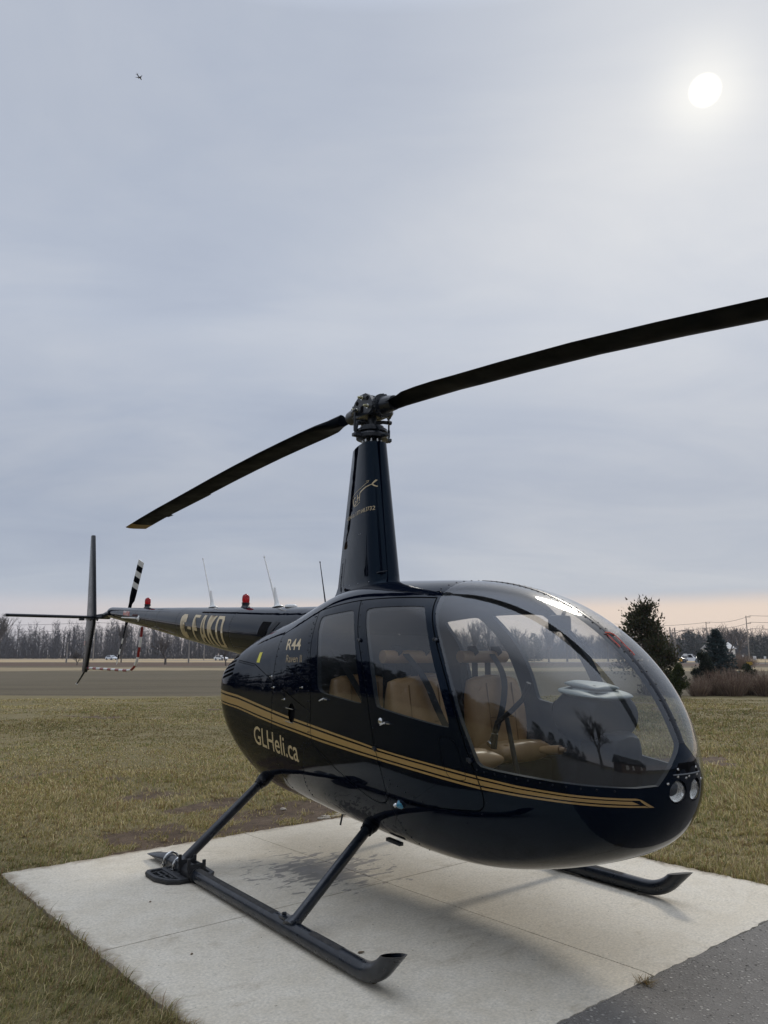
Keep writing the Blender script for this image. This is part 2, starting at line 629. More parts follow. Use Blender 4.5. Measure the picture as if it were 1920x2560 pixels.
def mat_field():
    m = bpy.data.materials.new('tilled_field')
    m.use_nodes = True
    t = NT(m.node_tree)
    b = t.n['Principled BSDF']
    tcn = t.node('ShaderNodeTexCoord')
    ob = tcn.outputs['Object']
    sp = t.node('ShaderNodeSeparateXYZ')
    t.put(sp.inputs[0], ob)
    mpn = t.node('ShaderNodeMapping')
    t.put(mpn.inputs[0], ob)
    mpn.inputs['Rotation'].default_value = (0, 0, 0.12)
    mpn.inputs['Scale'].default_value = (0.035, 1.0, 1.0)
    rows = t.noise(mpn.outputs[0], 1.6, 8, 0.85)
    big = t.noise(ob, 0.05, 4, 0.6)
    col = t.mix(t.fr(rows, 0.38, 0.66), (0.072, 0.060, 0.040), (0.155, 0.130, 0.088))
    col = t.mix(t.fr(big, 0.4, 0.7, 0, 0.5), col, (0.135, 0.115, 0.082))
    # strips of different crop stubble and verge, by distance across the field
    yb = t.math('ADD', sp.outputs[1], t.math('MULTIPLY', t.math('SUBTRACT', t.noise(ob, 0.06, 4, 0.6), 0.5), 26.0))
    stub = t.math('MULTIPLY', t.fr(yb, 72, 76), t.fr(yb, 92, 98, 1.0, 0.0))
    col = t.mix(stub, col, (0.25, 0.20, 0.125))
    dark = t.math('MULTIPLY', t.fr(yb, 104, 112), t.fr(yb, 150, 165, 1.0, 0.0))
    col = t.mix(dark, col, (0.105, 0.072, 0.052))
    tan = t.fr(yb, 165, 175)
    col = t.mix(tan, col, (0.36, 0.275, 0.165))
    t.put(b.inputs['Base Color'], col)
    b.inputs['Roughness'].default_value = 0.95
    b.inputs['Specular IOR Level'].default_value = 0.1
    t.put(b.inputs['Normal'], t.bump(rows, 0.6, 0.15))
    return m


def tint_mat(name, rough=0.7, trans=0.0, scale=1.0):
    """colour per blade, leaf or twig"""
    m = bpy.data.materials.new(name)
    m.use_nodes = True
    t = NT(m.node_tree)
    b = t.n['Principled BSDF']
    at = t.node('ShaderNodeAttribute', attribute_name='tint')
    t.put(b.inputs['Base Color'], at.outputs['Color'])
    b.inputs['Roughness'].default_value = rough
    b.inputs['Specular IOR Level'].default_value = 0.25
    if trans:
        tl = t.node('ShaderNodeBsdfTranslucent')
        t.put(tl.inputs[0], at.outputs['Color'])
        mx = t.node('ShaderNodeMixShader')
        mx.inputs[0].default_value = trans
        t.l.new(b.outputs[0], mx.inputs[1])
        t.l.new(tl.outputs[0], mx.inputs[2])
        t.l.new(mx.outputs[0], t.n['Material Output'].inputs[0])
    return m


M['concrete'] = mat_concrete()
M['asphalt'] = mat_asphalt()
M['lawn'] = mat_soil_lawn()
M['field'] = mat_field()
M['blades'] = tint_mat('grass_blades', 0.65, 0.35)
M['leaf'] = tint_mat('foliage', 0.6, 0.25)
M['twig'] = tint_mat('twigs', 0.85)
M['bark'] = pmat('bark', (0.085, 0.070, 0.058), 0.9, var=(0.13, 0.115, 0.10), vscale=8, bump=0.6, bscale=25, bdist=0.02)
M['pole'] = pmat('weathered_pole', (0.20, 0.175, 0.15), 0.85, var=(0.27, 0.25, 0.225), vscale=3)
M['road'] = pmat('road_asphalt', (0.11, 0.108, 0.105), 0.9, var=(0.15, 0.147, 0.14), vscale=0.5)
M['rock'] = pmat('pale_stone', (0.42, 0.37, 0.30), 0.85, var=(0.30, 0.26, 0.2), vscale=20, bump=0.4)


def vnoise(x, y, scale, seed=0):
    """smooth value noise on numpy arrays"""
    x, y = np.asarray(x), np.asarray(y)
    ca, sa = math.cos(seed * 1.7 + .6), math.sin(seed * 1.7 + .6)
    x, y = (x * ca - y * sa) * scale + seed * 3.7, (x * sa + y * ca) * scale
    xi = np.floor(x).astype(np.int64)
    yi = np.floor(y).astype(np.int64)
    fx = x - xi
    fy = y - yi
    fx = fx * fx * (3 - 2 * fx)
    fy = fy * fy * (3 - 2 * fy)

    def h(a, b):
        n = (a * 374761393 + b * 668265263 + seed * 974711) & 0x7fffffff
        n = ((n ^ (n >> 13)) * 1274126177) & 0x7fffffff
        return ((n ^ (n >> 16)) & 0xffff) / 65535.0
    return (h(xi, yi) * (1 - fx) + h(xi + 1, yi) * fx) * (1 - fy) + (h(xi, yi + 1) * (1 - fx) + h(xi + 1, yi + 1) * fx) * fy


# ------------------------------------------------------------------ the setting
def bareness(x, y):
    """0..1: how worn the turf is (muddy strip behind the slab, thin patches elsewhere)"""
    a, b = pad_ab(x, y)
    strip = np.clip(1.0 - np.abs(b + 0.38) / 0.85, 0, 1) * (a < 4.2) * np.clip((a - 0.25) / 0.7, 0, 1)
    n = vnoise(x, y, 1.6, 3) * 0.55 + vnoise(x, y, 4.3, 4) * 0.45
    strip = strip * np.clip((n - 0.31) * 2.9, 0, 1.3)
    far = np.clip((vnoise(x, y, 0.55, 61) * .6 + vnoise(x, y, 2.3, 62) * .4 - 0.74) * 5, 0, .6)
    strip = np.maximum(strip, far)
    near = np.clip(1.0 - np.maximum(np.maximum(-b, -a), a - A2) / 0.22, 0, 1) * 0.5
    return np.clip(strip * 1.5 + near * n, 0, 1)


def sheet(name, x0, x1, y0, y1, z, mat, nx=1, ny=1):
    m = MB()
    xs = np.linspace(x0, x1, nx + 1)
    ys = np.linspace(y0, y1, ny + 1)
    m.v = [(x, y, z) for y in ys for x in xs]
    m.f = [(j * (nx + 1) + i, j * (nx + 1) + i + 1, (j + 1) * (nx + 1) + i + 1, (j + 1) * (nx + 1) + i) for j in range(ny) for i in range(nx)]
    o = m.build(name, mat, smooth=False)
    return tag(o, kind='structure')


tag(sheet('ground', -6000, 6000, -6000, 9000, -0.10, M['field']), kind='structure')
sheet('field', -260, 260, 27.6, 330, -0.05, M['field'], 8, 8)

def lawn_z(x, y):
    a, b = pad_ab(x, y)
    out = np.maximum(np.maximum(-a, a - A2), -b)
    f = np.clip((out - 0.05) / 0.6, 0, 1)
    z = -0.016 + f * ((vnoise(x, y, 0.6, 1) - 0.5) * 0.05 + (vnoise(x, y, 2.2, 2) - 0.5) * 0.03)
    br = bareness(x, y)
    z = z - 0.014 * br + br * (vnoise(x, y, 4.0, 9) - 0.5) * 0.045
    return np.where(b > B2 - 0.4, np.minimum(z, -0.04), z)


# lawn: gently uneven turf, LOD grid finer close to the slab
def lawn_mesh():
    gx = np.concatenate([np.linspace(-70, -8, 40), np.linspace(-7.8, 8, 130), np.linspace(8.5, 70, 40)])
    gy = np.concatenate([np.linspace(-45, -2, 25), np.linspace(-1.8, 12, 120), np.linspace(12.4, 27.8, 50)])
    X, Y = np.meshgrid(gx, gy)
    br = bareness(X, Y)
    Z = lawn_z(X, Y)
    V = np.stack([X, Y, Z], -1).reshape(-1, 3)
    ny, nx = X.shape
    idx = np.arange(nx * ny).reshape(ny, nx)
    F = np.stack([idx[:-1, :-1], idx[:-1, 1:], idx[1:, 1:], idx[1:, :-1]], -1).reshape(-1, 4)
    c = np.repeat(br.reshape(-1, 1), 3, 1)
    return tag(np_mesh('lawn', V, F, M['lawn'], smooth=True, colors=c), kind='structure')


lawn_mesh()

# asphalt drive on which the photographer stands
m = MB()
na = 160
edge = []
for i in range(na + 1):
    a = -26 + 54 * i / na
    edge.append((a, B2 + 0.004 + 0.007 * math.sin(a * 9.1) * math.sin(a * 3.7 + 1)))
vs = []
for a, b in edge:
    vs.append((*pad_world(a, b), -0.005))
for a, b in edge:
    vs.append((*pad_world(a, B2 + 17.0), -0.005))
m.add(vs, [(i, i + na + 1, i + na + 2, i + 1) for i in range(na)])
tag(m.build('asphalt_drive', M['asphalt'], smooth=False), kind='structure')

def grit():
    rnd = np.random.default_rng(3)
    n = 5000
    a = rnd.uniform(-0.5, 5.5, n)
    b = B2 + .012 + 2.0 * rnd.random(n) ** 1.5
    x, y = pad_world(a, b)
    s_ = rnd.gamma(4, .00065, n) + .001
    base = np.array([(1, 0, 0), (0, 1, 0), (-1, 0, 0), (0, -1, 0), (0, 0, .7), (0, 0, -.5)])
    V = base[None] * np.array([1, 1, .5]) * s_[:, None, None] * rnd.uniform(.6, 1.4, (n, 6, 3)) + np.stack([x, y, np.full(n, -.004)], 1)[:, None]
    f = np.array([(0, 1, 4), (1, 2, 4), (2, 3, 4), (3, 0, 4), (1, 0, 5), (2, 1, 5), (3, 2, 5), (0, 3, 5)])
    F = (f[None] + 6 * np.arange(n)[:, None, None]).reshape(-1, 3)
    c = np.array([(.10, .092, .082), (.17, .155, .135), (.26, .24, .21), (.36, .335, .29)])[rnd.choice(4, n, p=[.0, .45, .40, .15])]
    o = np_mesh('loose_grit', V.reshape(-1, 3), F, M['twig'], colors=np.repeat(c, 6, 0))
    tag(o, 'loose stone grit scattered over the asphalt drive', 'grit', kind='stuff')


grit()

# concrete pad: four cast slabs with tooled joints
pad = tag(empty('concrete_pad', (PAD_O[0], PAD_O[1], 0), TH), kind='structure')
g = 0.0035


def slab(a0, a1, b0, b1, seed):
    bm = bmesh.new()
    bmesh.ops.create_cube(bm, size=1.0)
    bmesh.ops.scale(bm, vec=(a1 - a0, b1 - b0, 0.12), verts=bm.verts)
    bmesh.ops.translate(bm, vec=((a0 + a1) / 2, -(b0 + b1) / 2, -0.06), verts=bm.verts)
    top = [e for e in bm.edges if all(v.co.z > -0.01 for v in e.verts)]
    bmesh.ops.subdivide_edges(bm, edges=[e for e in bm.edges if abs(e.verts[0].co.z - e.verts[1].co.z) < 0.01], cuts=40, use_grid_fill=True)
    rnd = random.Random(seed)
    for v in bm.verts:
        outer = (abs(v.co.x) < 0.006 or abs(v.co.x - A2) < 0.006 or abs(v.co.y) < 0.006 or abs(v.co.y + B2) < 0.006)
        if outer and v.co.z > -0.01:
            v.co.x += rnd.uniform(-0.006, 0.006)
            v.co.y += rnd.uniform(-0.006, 0.006)
            v.co.z -= rnd.uniform(0.0, 0.006)
    me = bpy.data.meshes.new('slab')
    bm.to_mesh(me)
    bm.free()
    me.materials.append(M['concrete'])
    return link('slab', me, pad)


slab(0, A1 - g, 0, B1 - g, 1)
slab(A1 + g, A2, 0, B1 - g, 2)
slab(0, A1 - g, B1 + g, B2, 3)
slab(A1 + g, A2, B1 + g, B2, 4)
m = MB()
m.box((A2 / 2, -B2 / 2, -0.07), (A2 - 0.03, B2 - 0.03, 0.09))
m.build('joint_bed', pmat('joint_dirt', (0.05, 0.045, 0.038), 0.95), pad, smooth=False)


# the far road, with its verge
def road_strip(name, p0, p1, wid, z, mat):
    d = Vector((p1[0] - p0[0], p1[1] - p0[1], 0)).normalized()
    n = Vector((-d.y, d.x, 0)) * wid / 2
    m = MB()
    m.add([Vector((*p0, z)) - n, Vector((*p1, z)) - n, Vector((*p1, z)) + n, Vector((*p0, z)) + n], [(0, 1, 2, 3)])
    return tag(m.build(name, mat, smooth=False), kind='structure')


ROAD0, ROAD1 = (-220.0, 345.0), (190.0, 60.0)
road_strip('road', ROAD0, ROAD1, 8.5, -0.02, M['road'])


# ------------------------------------------------------------------ grass blades
def grass():
    N = 900000
    rmin, rmax = 2.2, 27.8
    r = rmin * (rmax / rmin) ** (RNG.random(N) ** 0.80)
    an = RNG.uniform(-0.66, 0.66, N)
    x, y = r * np.sin(an), r * np.cos(an)
    # clump: pull blades to tuft centres
    tx = x + (vnoise(x, y, 9, 21) - 0.5) * 0.10
    ty = y + (vnoise(x, y, 9, 22) - 0.5) * 0.10
    x, y = tx, ty
    a, b = pad_ab(x, y)
    inside = (a > 0.002) & (a < A2 - 0.002) & (b > 0.002)
    drive = b > B2
    dens = 1.0 - np.clip(bareness(x, y) * 1.5 - 0.25, 0, 0.97)
    patch = vnoise(x, y, 0.8, 6) * 0.40 + vnoise(x, y, 2.7, 7) * 0.35 + vnoise(x, y, 7.0, 17) * 0.25
    dens = dens * np.clip((patch - 0.15) * 3.2, 0.62, 1)
    keep = (~inside) & (~drive) & (RNG.random(N) < dens * np.clip(0.55 + patch * 1.0, 0, 1)) & (y < 27.8)
    x, y, r, patch, a, b = x[keep], y[keep], r[keep], patch[keep], a[keep], b[keep]
    n = len(x)
    near_edge = np.clip(1 - np.maximum(np.maximum(-a, -b), a - A2) / 0.15, 0, 1)
    long_ = (vnoise(x, y, 0.55, 8) > 0.60) * 1.0
    right = np.clip((x - 1.5) / 2.0, 0, 1)
    h = RNG.gamma(4.0, 0.25, n) * (0.014 + 0.016 * patch + 0.010 * long_ + 0.024 * right * patch) * (1 + 0.6 * near_edge)
    h *= np.clip(1.0 - (r - 6) * 0.012, 0.75, 1.0)
    wd = 0.0015 * np.clip(r / 3.5, 0.8, 6.0) * RNG.uniform(0.7, 1.3, n)
    yaw = RNG.uniform(0, 2 * np.pi, n)
    lean = RNG.uniform(0.25, 1.25, n)
    fx = (vnoise(x, y, 1.5, 31) - 0.5) * 1.6
    fy = (vnoise(x, y, 1.5, 32) - 0.5) * 1.6
    dx, dy = np.cos(yaw) * lean + fx * 0.6, np.sin(yaw) * lean + fy * 0.6
    px, py = -np.sin(yaw), np.cos(yaw)
    z0 = lawn_z(x, y) - 0.004
    P0 = np.stack([x - px * wd, y - py * wd, z0], 1)
    P1 = np.stack([x + px * wd, y + py * wd, z0], 1)
    mx, my, mz = x + dx * h * 0.38, y + dy * h * 0.38, z0 + h * 0.62
    P2 = np.stack([mx + px * wd * 0.8, my + py * wd * 0.8, mz], 1)
    P3 = np.stack([mx - px * wd * 0.8, my - py * wd * 0.8, mz], 1)
    P4 = np.stack([x + dx * h, y + dy * h, z0 + h * np.clip(1.05 - 0.32 * lean, 0.3, 1)], 1)
    V = np.stack([P0, P1, P2, P3, P4], 1).reshape(-1, 3)
    i0 = np.arange(n) * 5
    F = np.concatenate([np.stack([i0, i0 + 1, i0 + 2], 1), np.stack([i0, i0 + 2, i0 + 3], 1), np.stack([i0 + 3, i0 + 2, i0 + 4], 1)])
    pal = np.array([(0.215, 0.192, 0.064), (0.280, 0.232, 0.088), (0.390, 0.315, 0.150), (0.490, 0.405, 0.225), (0.130, 0.142, 0.042), (0.200, 0.128, 0.064)])
    g_ = vnoise(x, y, 0.35, 41) * 0.35 + vnoise(x, y, 1.1, 42) * 0.35 + vnoise(x, y, 3.3, 43) * 0.30
    g_ = np.clip((g_ - 0.5) * 2.0 + 0.5, 0, 1)
    pr = np.stack([np.full(n, 0.26), np.full(n, 0.24), 0.16 + 0.25 * (1 - g_), 0.04 + 0.16 * (1 - g_) ** 2, 0.06 + 0.42 * g_ ** 2, 0.22 + 0.15 * near_edge], 1)
    pr /= pr.sum(1, keepdims=True)
    ch = (RNG.random((n, 1)) > np.cumsum(pr, 1)).sum(1).clip(0, 5)
    big = vnoise(x, y, 0.16, 51) * .5 + vnoise(x * .35, y, 0.5, 52) * .5
    c = pal[ch] * RNG.uniform(0.75, 1.25, (n, 1)) * (0.60 + 0.90 * big)[:, None]
    C5 = np.repeat(c, 5, 0)
    o = np_mesh('grass', V, F, M['blades'], colors=C5)
    return tag(o, 'short dormant olive and straw coloured grass covering the lawn', 'grass', kind='stuff')


grass()


# ================================================================== HELICOPTER
HELI_O = (-0.125, 5.385, 0.0)
heli = tag(empty('helicopter', HELI_O, math.radians(-53.66)),
           'glossy black light helicopter with gold stripes parked on the concrete pad', 'helicopter')

# ---- fuselage surface: super-elliptic sections along x (nose +x, left +y, up +z)
XR, XN = -1.36, 2.42
KN = np.array([0, .07, .15, .25, .35, .45, .55, .65, .74, .82, .89, .95, 1.0])
BZT = np.array([1.108, 1.288, 1.402, 1.587, 1.706, 1.842, 1.834, 1.776, 1.626, 1.415, 1.198, 1.006, 0.891])
BZB = np.array([1.108, 0.859, 0.691, 0.453, 0.393, 0.357, 0.317, 0.311, 0.391, 0.488, 0.600, 0.755, 0.891])
BW = np.array([0.0, 0.27, 0.537, 0.597, 0.606, 0.626, 0.64, 0.616, 0.527, 0.428, 0.286, 0.128, 0.0])
BZM = np.array([1.108, 1.137, 1.16, 1.127, 1.078, 1.065, 1.081, 1.03, 0.967, 0.897, 0.853, 0.869, 0.891])
NU = np.interp(KN, [0, .3, .5, .7, .85, 1], [2.2, 2.5, 2.8, 2.5, 2.2, 2.0])
NL = np.interp(KN, [0, .3, .5, .7, 1], [2.2, 2.5, 2.6, 2.4, 2.0])


def spline(x, y, q):
    n = len(x)
    h = np.diff(x)
    Am = np.zeros((n, n))
    bb = np.zeros(n)
    Am[0, 0] = Am[-1, -1] = 1
    for i in range(1, n - 1):
        Am[i, i - 1], Am[i, i], Am[i, i + 1] = h[i - 1], 2 * (h[i - 1] + h[i]), h[i]
        bb[i] = 3 * ((y[i + 1] - y[i]) / h[i] - (y[i] - y[i - 1]) / h[i - 1])
    c = np.linalg.solve(Am, bb)
    q = np.asarray(q, float)
    i = np.clip(np.searchsorted(x, q) - 1, 0, n - 2)
    d = q - x[i]
    b1 = (y[i + 1] - y[i]) / h[i] - h[i] * (2 * c[i] + c[i + 1]) / 3
    d1 = (c[i + 1] - c[i]) / (3 * h[i])
    return y[i] + b1 * d + c[i] * d ** 2 + d1 * d ** 3


UT = np.linspace(0, 1, 1601)
TAB = [spline(KN, v, UT) for v in (BZT, BZB, BW, BZM)] + [np.interp(UT, KN, NU), np.interp(UT, KN, NL)]
TAB[2] = np.maximum(TAB[2], 0)


def u_of_x(x):
    return np.arccos(np.clip(1 - 2 * (np.asarray(x, float) - XR) / (XN - XR), -1, 1)) / np.pi


def x_of_u(u):
    return XR + (XN - XR) * (1 - np.cos(np.pi * np.asarray(u, float))) / 2


def sec(u):
    return [np.interp(u, UT, t) for t in TAB]


def surf(u, th):
    """right-hand half: th 0 = top centre line, pi = keel"""
    zt, zb, wd, zm, nu, nl = sec(u)
    c, s = np.cos(th), np.sin(th)
    up = c >= 0
    e = np.where(up, nu, nl)
    y = wd * np.abs(s) ** (2 / e)
    z = np.where(up, zm + (zt - zm) * np.abs(c) ** (2 / e), zm - (zm - zb) * np.abs(c) ** (2 / e))
    return np.stack([x_of_u(u), -y, z], -1)


def th_xz(x, z):
    u = u_of_x(x)
    zt, zb, wd, zm, nu, nl = sec(u)
    z = np.asarray(z, float)
    up = z >= zm
    s = np.clip(np.where(up, (z - zm) / np.maximum(zt - zm, 1e-4), (zm - z) / np.maximum(zm - zb, 1e-4)), 0, 1)
    e = np.where(up, nu, nl)
    t = np.arccos(np.clip(s ** (e / 2), 0, 1))
    return u, np.where(up, t, np.pi - t)


def th_xy_top(x, y):
    u = u_of_x(x)
    zt, zb, wd, zm, nu, nl = sec(u)
    return u, np.arcsin(np.clip((np.abs(y) / np.maximum(wd, 1e-4)) ** (nu / 2), 0, 1))


def implicit(P):
    x, y, z = P[..., 0], P[..., 1], P[..., 2]
    u = u_of_x(np.clip(x, XR + 1e-5, XN - 1e-5))
    zt, zb, wd, zm, nu, nl = sec(u)
    up = z >= zm
    s = np.where(up, (z - zm) / np.maximum(zt - zm, 1e-3), (zm - z) / np.maximum(zm - zb, 1e-3))
    e = np.where(up, nu, nl)
    return (np.abs(y) / np.maximum(wd, 1e-3)) ** e + np.abs(s) ** e - 1


def th_yz_nose(y, z):
    """nose features given in front view: find x on the surface"""
    y = np.asarray(y, float)
    z = np.asarray(z, float)
    lo = np.full(y.shape, 1.9)
    hi = np.full(y.shape, XN - 1e-4)
    for _ in range(40):
        md = (lo + hi) / 2
        ins = implicit(np.stack([md, y, z], -1)) < 0
        lo = np.where(ins, md, lo)
        hi = np.where(ins, hi, md)
    x = (lo + hi) / 2
    u = u_of_x(x)
    zt, zb, wd, zm, nu, nl = sec(u)
    up = z >= zm
    e = np.where(up, nu, nl)
    s = np.where(up, (z - zm) / np.maximum(zt - zm, 1e-4), (zm - z) / np.maximum(zm - zb, 1e-4))
    t = np.arctan2((np.abs(y) / np.maximum(wd, 1e-4)) ** (e / 2), np.clip(s, 0, None) ** (e / 2))
    return u, np.where(up, t, np.pi - t)


def side_y(x, z):
    """half width of the body at side-view point (x, z)"""
    u, t = th_xz(x, z)
    return -surf(u, t)[..., 1]


def body_normals(P):
    e = 2e-3
    gx = implicit(P + [e, 0, 0]) - implicit(P - [e, 0, 0])
    gy = implicit(P + [0, e, 0]) - implicit(P - [0, e, 0])
    gz = implicit(P + [0, 0, e]) - implicit(P - [0, 0, e])
    g_ = np.stack([gx, gy, gz], -1)
    g_[P[:, 0] > XN - 6e-4] = (1, 0, 0)
    g_[P[:, 0] < XR + 6e-4] = (-1, 0, 0)
    l = np.linalg.norm(g_, axis=1, keepdims=True)
    return g_ / np.maximum(l, 1e-9)


SU, STH = 3.9, 0.62          # parameter plane is roughly metric


def dens(poly, step=0.02, closed=False):
    poly = [np.array(p, float) for p in poly]
    out = []
    n = len(poly)
    for i in range(n if closed else n - 1):
        p, q = poly[i], poly[(i + 1) % n]
        k = max(1, int(np.linalg.norm(q - p) / step))
        for j in range(k):
            out.append(p + (q - p) * j / k)
    if not closed:
        out.append(poly[-1])
    return np.array(out)


def smooth_poly(p, it=2, closed=False):
    p = [np.array(q, float) for q in p]
    for _ in range(it):
        r = [] if closed else [p[0]]
        n = len(p)
        for i in range(n if closed else n - 1):
            a, b = p[i], p[(i + 1) % n]
            r += [a * .75 + b * .25, a * .25 + b * .75]
        if not closed:
            r.append(p[-1])
        p = r
    return np.array(p)


def to_par(xz):
    u, t = th_xz(xz[:, 0], xz[:, 1])
    return np.stack([u * SU, t * STH], 1)


def strip(xz, hw):
    """polygon of half width hw round a side-view polyline"""
    p = dens(xz, 0.02)
    d = np.gradient(p, axis=0)
    d /= np.maximum(np.linalg.norm(d, axis=1, keepdims=True), 1e-9)
    n = np.stack([-d[:, 1], d[:, 0]], 1)
    return np.concatenate([p + n * hw, (p - n * hw)[::-1]])


def in_poly(P, poly):
    x, y = P[:, 0], P[:, 1]
    r = np.zeros(len(P), bool)
    n = len(poly)
    bb = (x >= poly[:, 0].min()) & (x <= poly[:, 0].max()) & (y >= poly[:, 1].min()) & (y <= poly[:, 1].max())
    xi, yi = x[bb], y[bb]
    c = np.zeros(len(xi), bool)
    for i in range(n):
        x1, y1 = poly[i]
        x2, y2 = poly[(i + 1) % n]
        if y1 == y2:
            continue
        k = ((y1 > yi) != (y2 > yi)) & (xi < (x2 - x1) * (yi - y1) / (y2 - y1) + x1)
        c ^= k
    r[bb] = c
    return r


# ---- feature lines, side view (x, z)
DRIP = smooth_poly([(0.164, 1.664), (0.30, 1.683), (0.46, 1.699), (0.615, 1.709), (0.85, 1.709), (1.08, 1.70), (1.256, 1.688)])
MID = smooth_poly([(0.615, 1.709), (0.697, 1.607), (0.761, 1.50), (0.812, 1.427), (0.868, 1.317), (0.898, 1.248), (0.926, 1.157), (0.949, 1.076), (0.972, 0.973), (0.988, 0.902), (1.006, 0.855), (1.02, 0.802), (1.03, 0.734), (1.032, 0.66)])
FRONT = smooth_poly([(1.256, 1.688), (1.30, 1.61), (1.357, 1.525), (1.408, 1.452), (1.462, 1.362), (1.512, 1.268), (1.55, 1.182), (1.582, 1.10), (1.616, 1.007), (1.652, 0.909), (1.682, 0.838), (1.704, 0.766), (1.70, 0.70), (1.66, 0.672)])
FBOT = smooth_poly([(1.66, 0.672), (1.45, 0.655), (1.25, 0.645), (1.032, 0.66)])
REAR = smooth_poly([(0.164, 1.664), (0.205, 1.60), (0.228, 1.54), (0.244, 1.465), (0.270, 1.364), (0.302, 1.227), (0.316, 1.12), (0.318, 1.04), (0.312, 0.93), (0.335, 0.86)])
RBOT = smooth_poly([(1.032, 0.66), (1.01, 0.625), (0.946, 0.607), (0.861, 0.619), (0.767, 0.657), (0.667, 0.703), (0.557, 0.749), (0.43, 0.81), (0.335, 0.86)])
COWL = [(-0.262, 1.545), (-0.249, 1.486), (-0.228, 1.403), (-0.213, 1.304), (-0.209, 1.2), (-0.209, 1.1), (-0.214, 0.95), (-0.216, 0.75), (-0.216, 0.50)]
BELLY = [(1.032, 0.66), (1.04, 0.58), (1.042, 0.50), (1.042, 0.42), (1.042, 0.36)]
DIAG = [(-0.849, 1.35), (-0.534, 1.323), (0.243, 1.068)]
DIAG2 = [(-0.04, 1.318), (0.266, 1.223)]
SIDEV = [(0.290, 0.86), (0.22, 0.83), (0.15, 0.70), (0.09, 0.59), (0.07, 0.50)]
HATCH = smooth_poly([(1.471, 0.985), (1.49, 0.998), (1.565, 0.992), (1.585, 0.96), (1.598, 0.918), (1.630, 0.815), (1.60, 0.804), (1.545, 0.806), (1.518, 0.818), (1.49, 0.88)], 2, True)
seams_xz = [(DRIP, .0035), (MID, .003), (FRONT, .0035), (FBOT, .003), (REAR, .003), (RBOT, .003), (np.array(COWL), .0028), (np.array(BELLY), .0022),
            (np.array(DIAG), .0024), (np.array(DIAG2), .002), (np.array(SIDEV), .002), (np.vstack([HATCH, HATCH[:1]]), .0016)]
fd_poly = np.vstack([FRONT, FBOT[1:], MID[::-1][1:], DRIP[np.argmin(np.abs(DRIP[:, 0] - .615)):][1:]])
rd_poly = np.vstack([MID, RBOT[1:], REAR[::-1][1:], DRIP[:np.argmin(np.abs(DRIP[:, 0] - .615))][1:]])
WINR = smooth_poly([(0.255, 1.618), (0.278, 1.556), (0.333, 1.447), (0.378, 1.31), (0.393, 1.21), (0.41, 1.178), (0.47, 1.161), (0.67, 1.141), (0.852, 1.122), (0.879, 1.13), (0.842, 1.242), (0.774, 1.417), (0.695, 1.549), (0.622, 1.636), (0.595, 1.650), (0.45, 1.641), (0.29, 1.629)], 2, True)
WINF = smooth_poly([(0.742, 1.646), (0.765, 1.612), (0.833, 1.519), (0.895, 1.416), (0.961, 1.269), (0.996, 1.145), (1.012, 1.113), (1.059, 1.104), (1.30, 1.071), (1.518, 1.041), (1.549, 1.045), (1.486, 1.214), (1.41, 1.368), (1.329, 1.507), (1.238, 1.628), (1.208, 1.645), (1.0, 1.653), (0.785, 1.655)], 2, True)

# stripe edges
STX = np.array([-1.5, -1.097, -0.749, -0.424, -0.117, 0.027, 0.431, 0.854, 0.995, 1.184, 1.387, 1.557, 1.684, 1.889, 2.122, 2.309, 2.40])
STT = np.array([1.172, 1.135, 1.104, 1.06, 1.021, 1.004, 0.964, 0.92, 0.903, 0.886, 0.868, 0.85, 0.835, 0.813, 0.800, 0.7945, 0.793])
SBX = np.array([-1.5, -1.072, -0.747, -0.423, -0.12, 0.16, 0.424, 0.845, 0.985, 1.175, 1.376, 1.546, 1.7, 1.88, 2.114, 2.302, 2.40])
SBT = np.array([1.078, 1.038, 1.009, 0.967, 0.934, 0.909, 0.883, 0.851, 0.842, 0.828, 0.81, 0.791, 0.775, 0.766, 0.760, 0.757, 0.754])
FX = np.array([-1.3, 1.38, 2.12, 2.4])
FR = np.array([[0, .16, .29, .81, .91, 1], [0, .15, .29, .68, .82, 1], [0, .21, .33, .66, .80, 1], [0, .21, .33, .66, .80, 1]])


def stripe_z(x, k):
    t = np.interp(x, STX, STT)
    b = np.interp(x, SBX, SBT)
    f = np.array([np.interp(x, FX, FR[:, k])])[0]
    return t + (b - t) * f


def band(k0, k1, x0, x1a, x1b):
    xs = np.linspace(x0, x1a, 90)
    xt = np.linspace(x0, x1b, 90)
    return np.concatenate([np.stack([xs, stripe_z(xs, k0)], 1), np.stack([xt, stripe_z(xt, k1)], 1)[::-1]])


stripes_xz = [band(0, 1, -1.33, 2.330, 2.337), band(2, 3, -1.33, 2.318, 2.334), band(4, 5, -1.33, 2.345, 2.352)]
e0 = stripe_z(np.array([2.330]), 0)[0]
e5 = stripe_z(np.array([2.352]), 5)[0]
stripes_xz.append(np.array([(2.3305, e0), (2.342, e0 - .006), (2.362, e5), (2.3525, e5), (2.340, e0 - .016), (2.3375, e0 - .009)]))

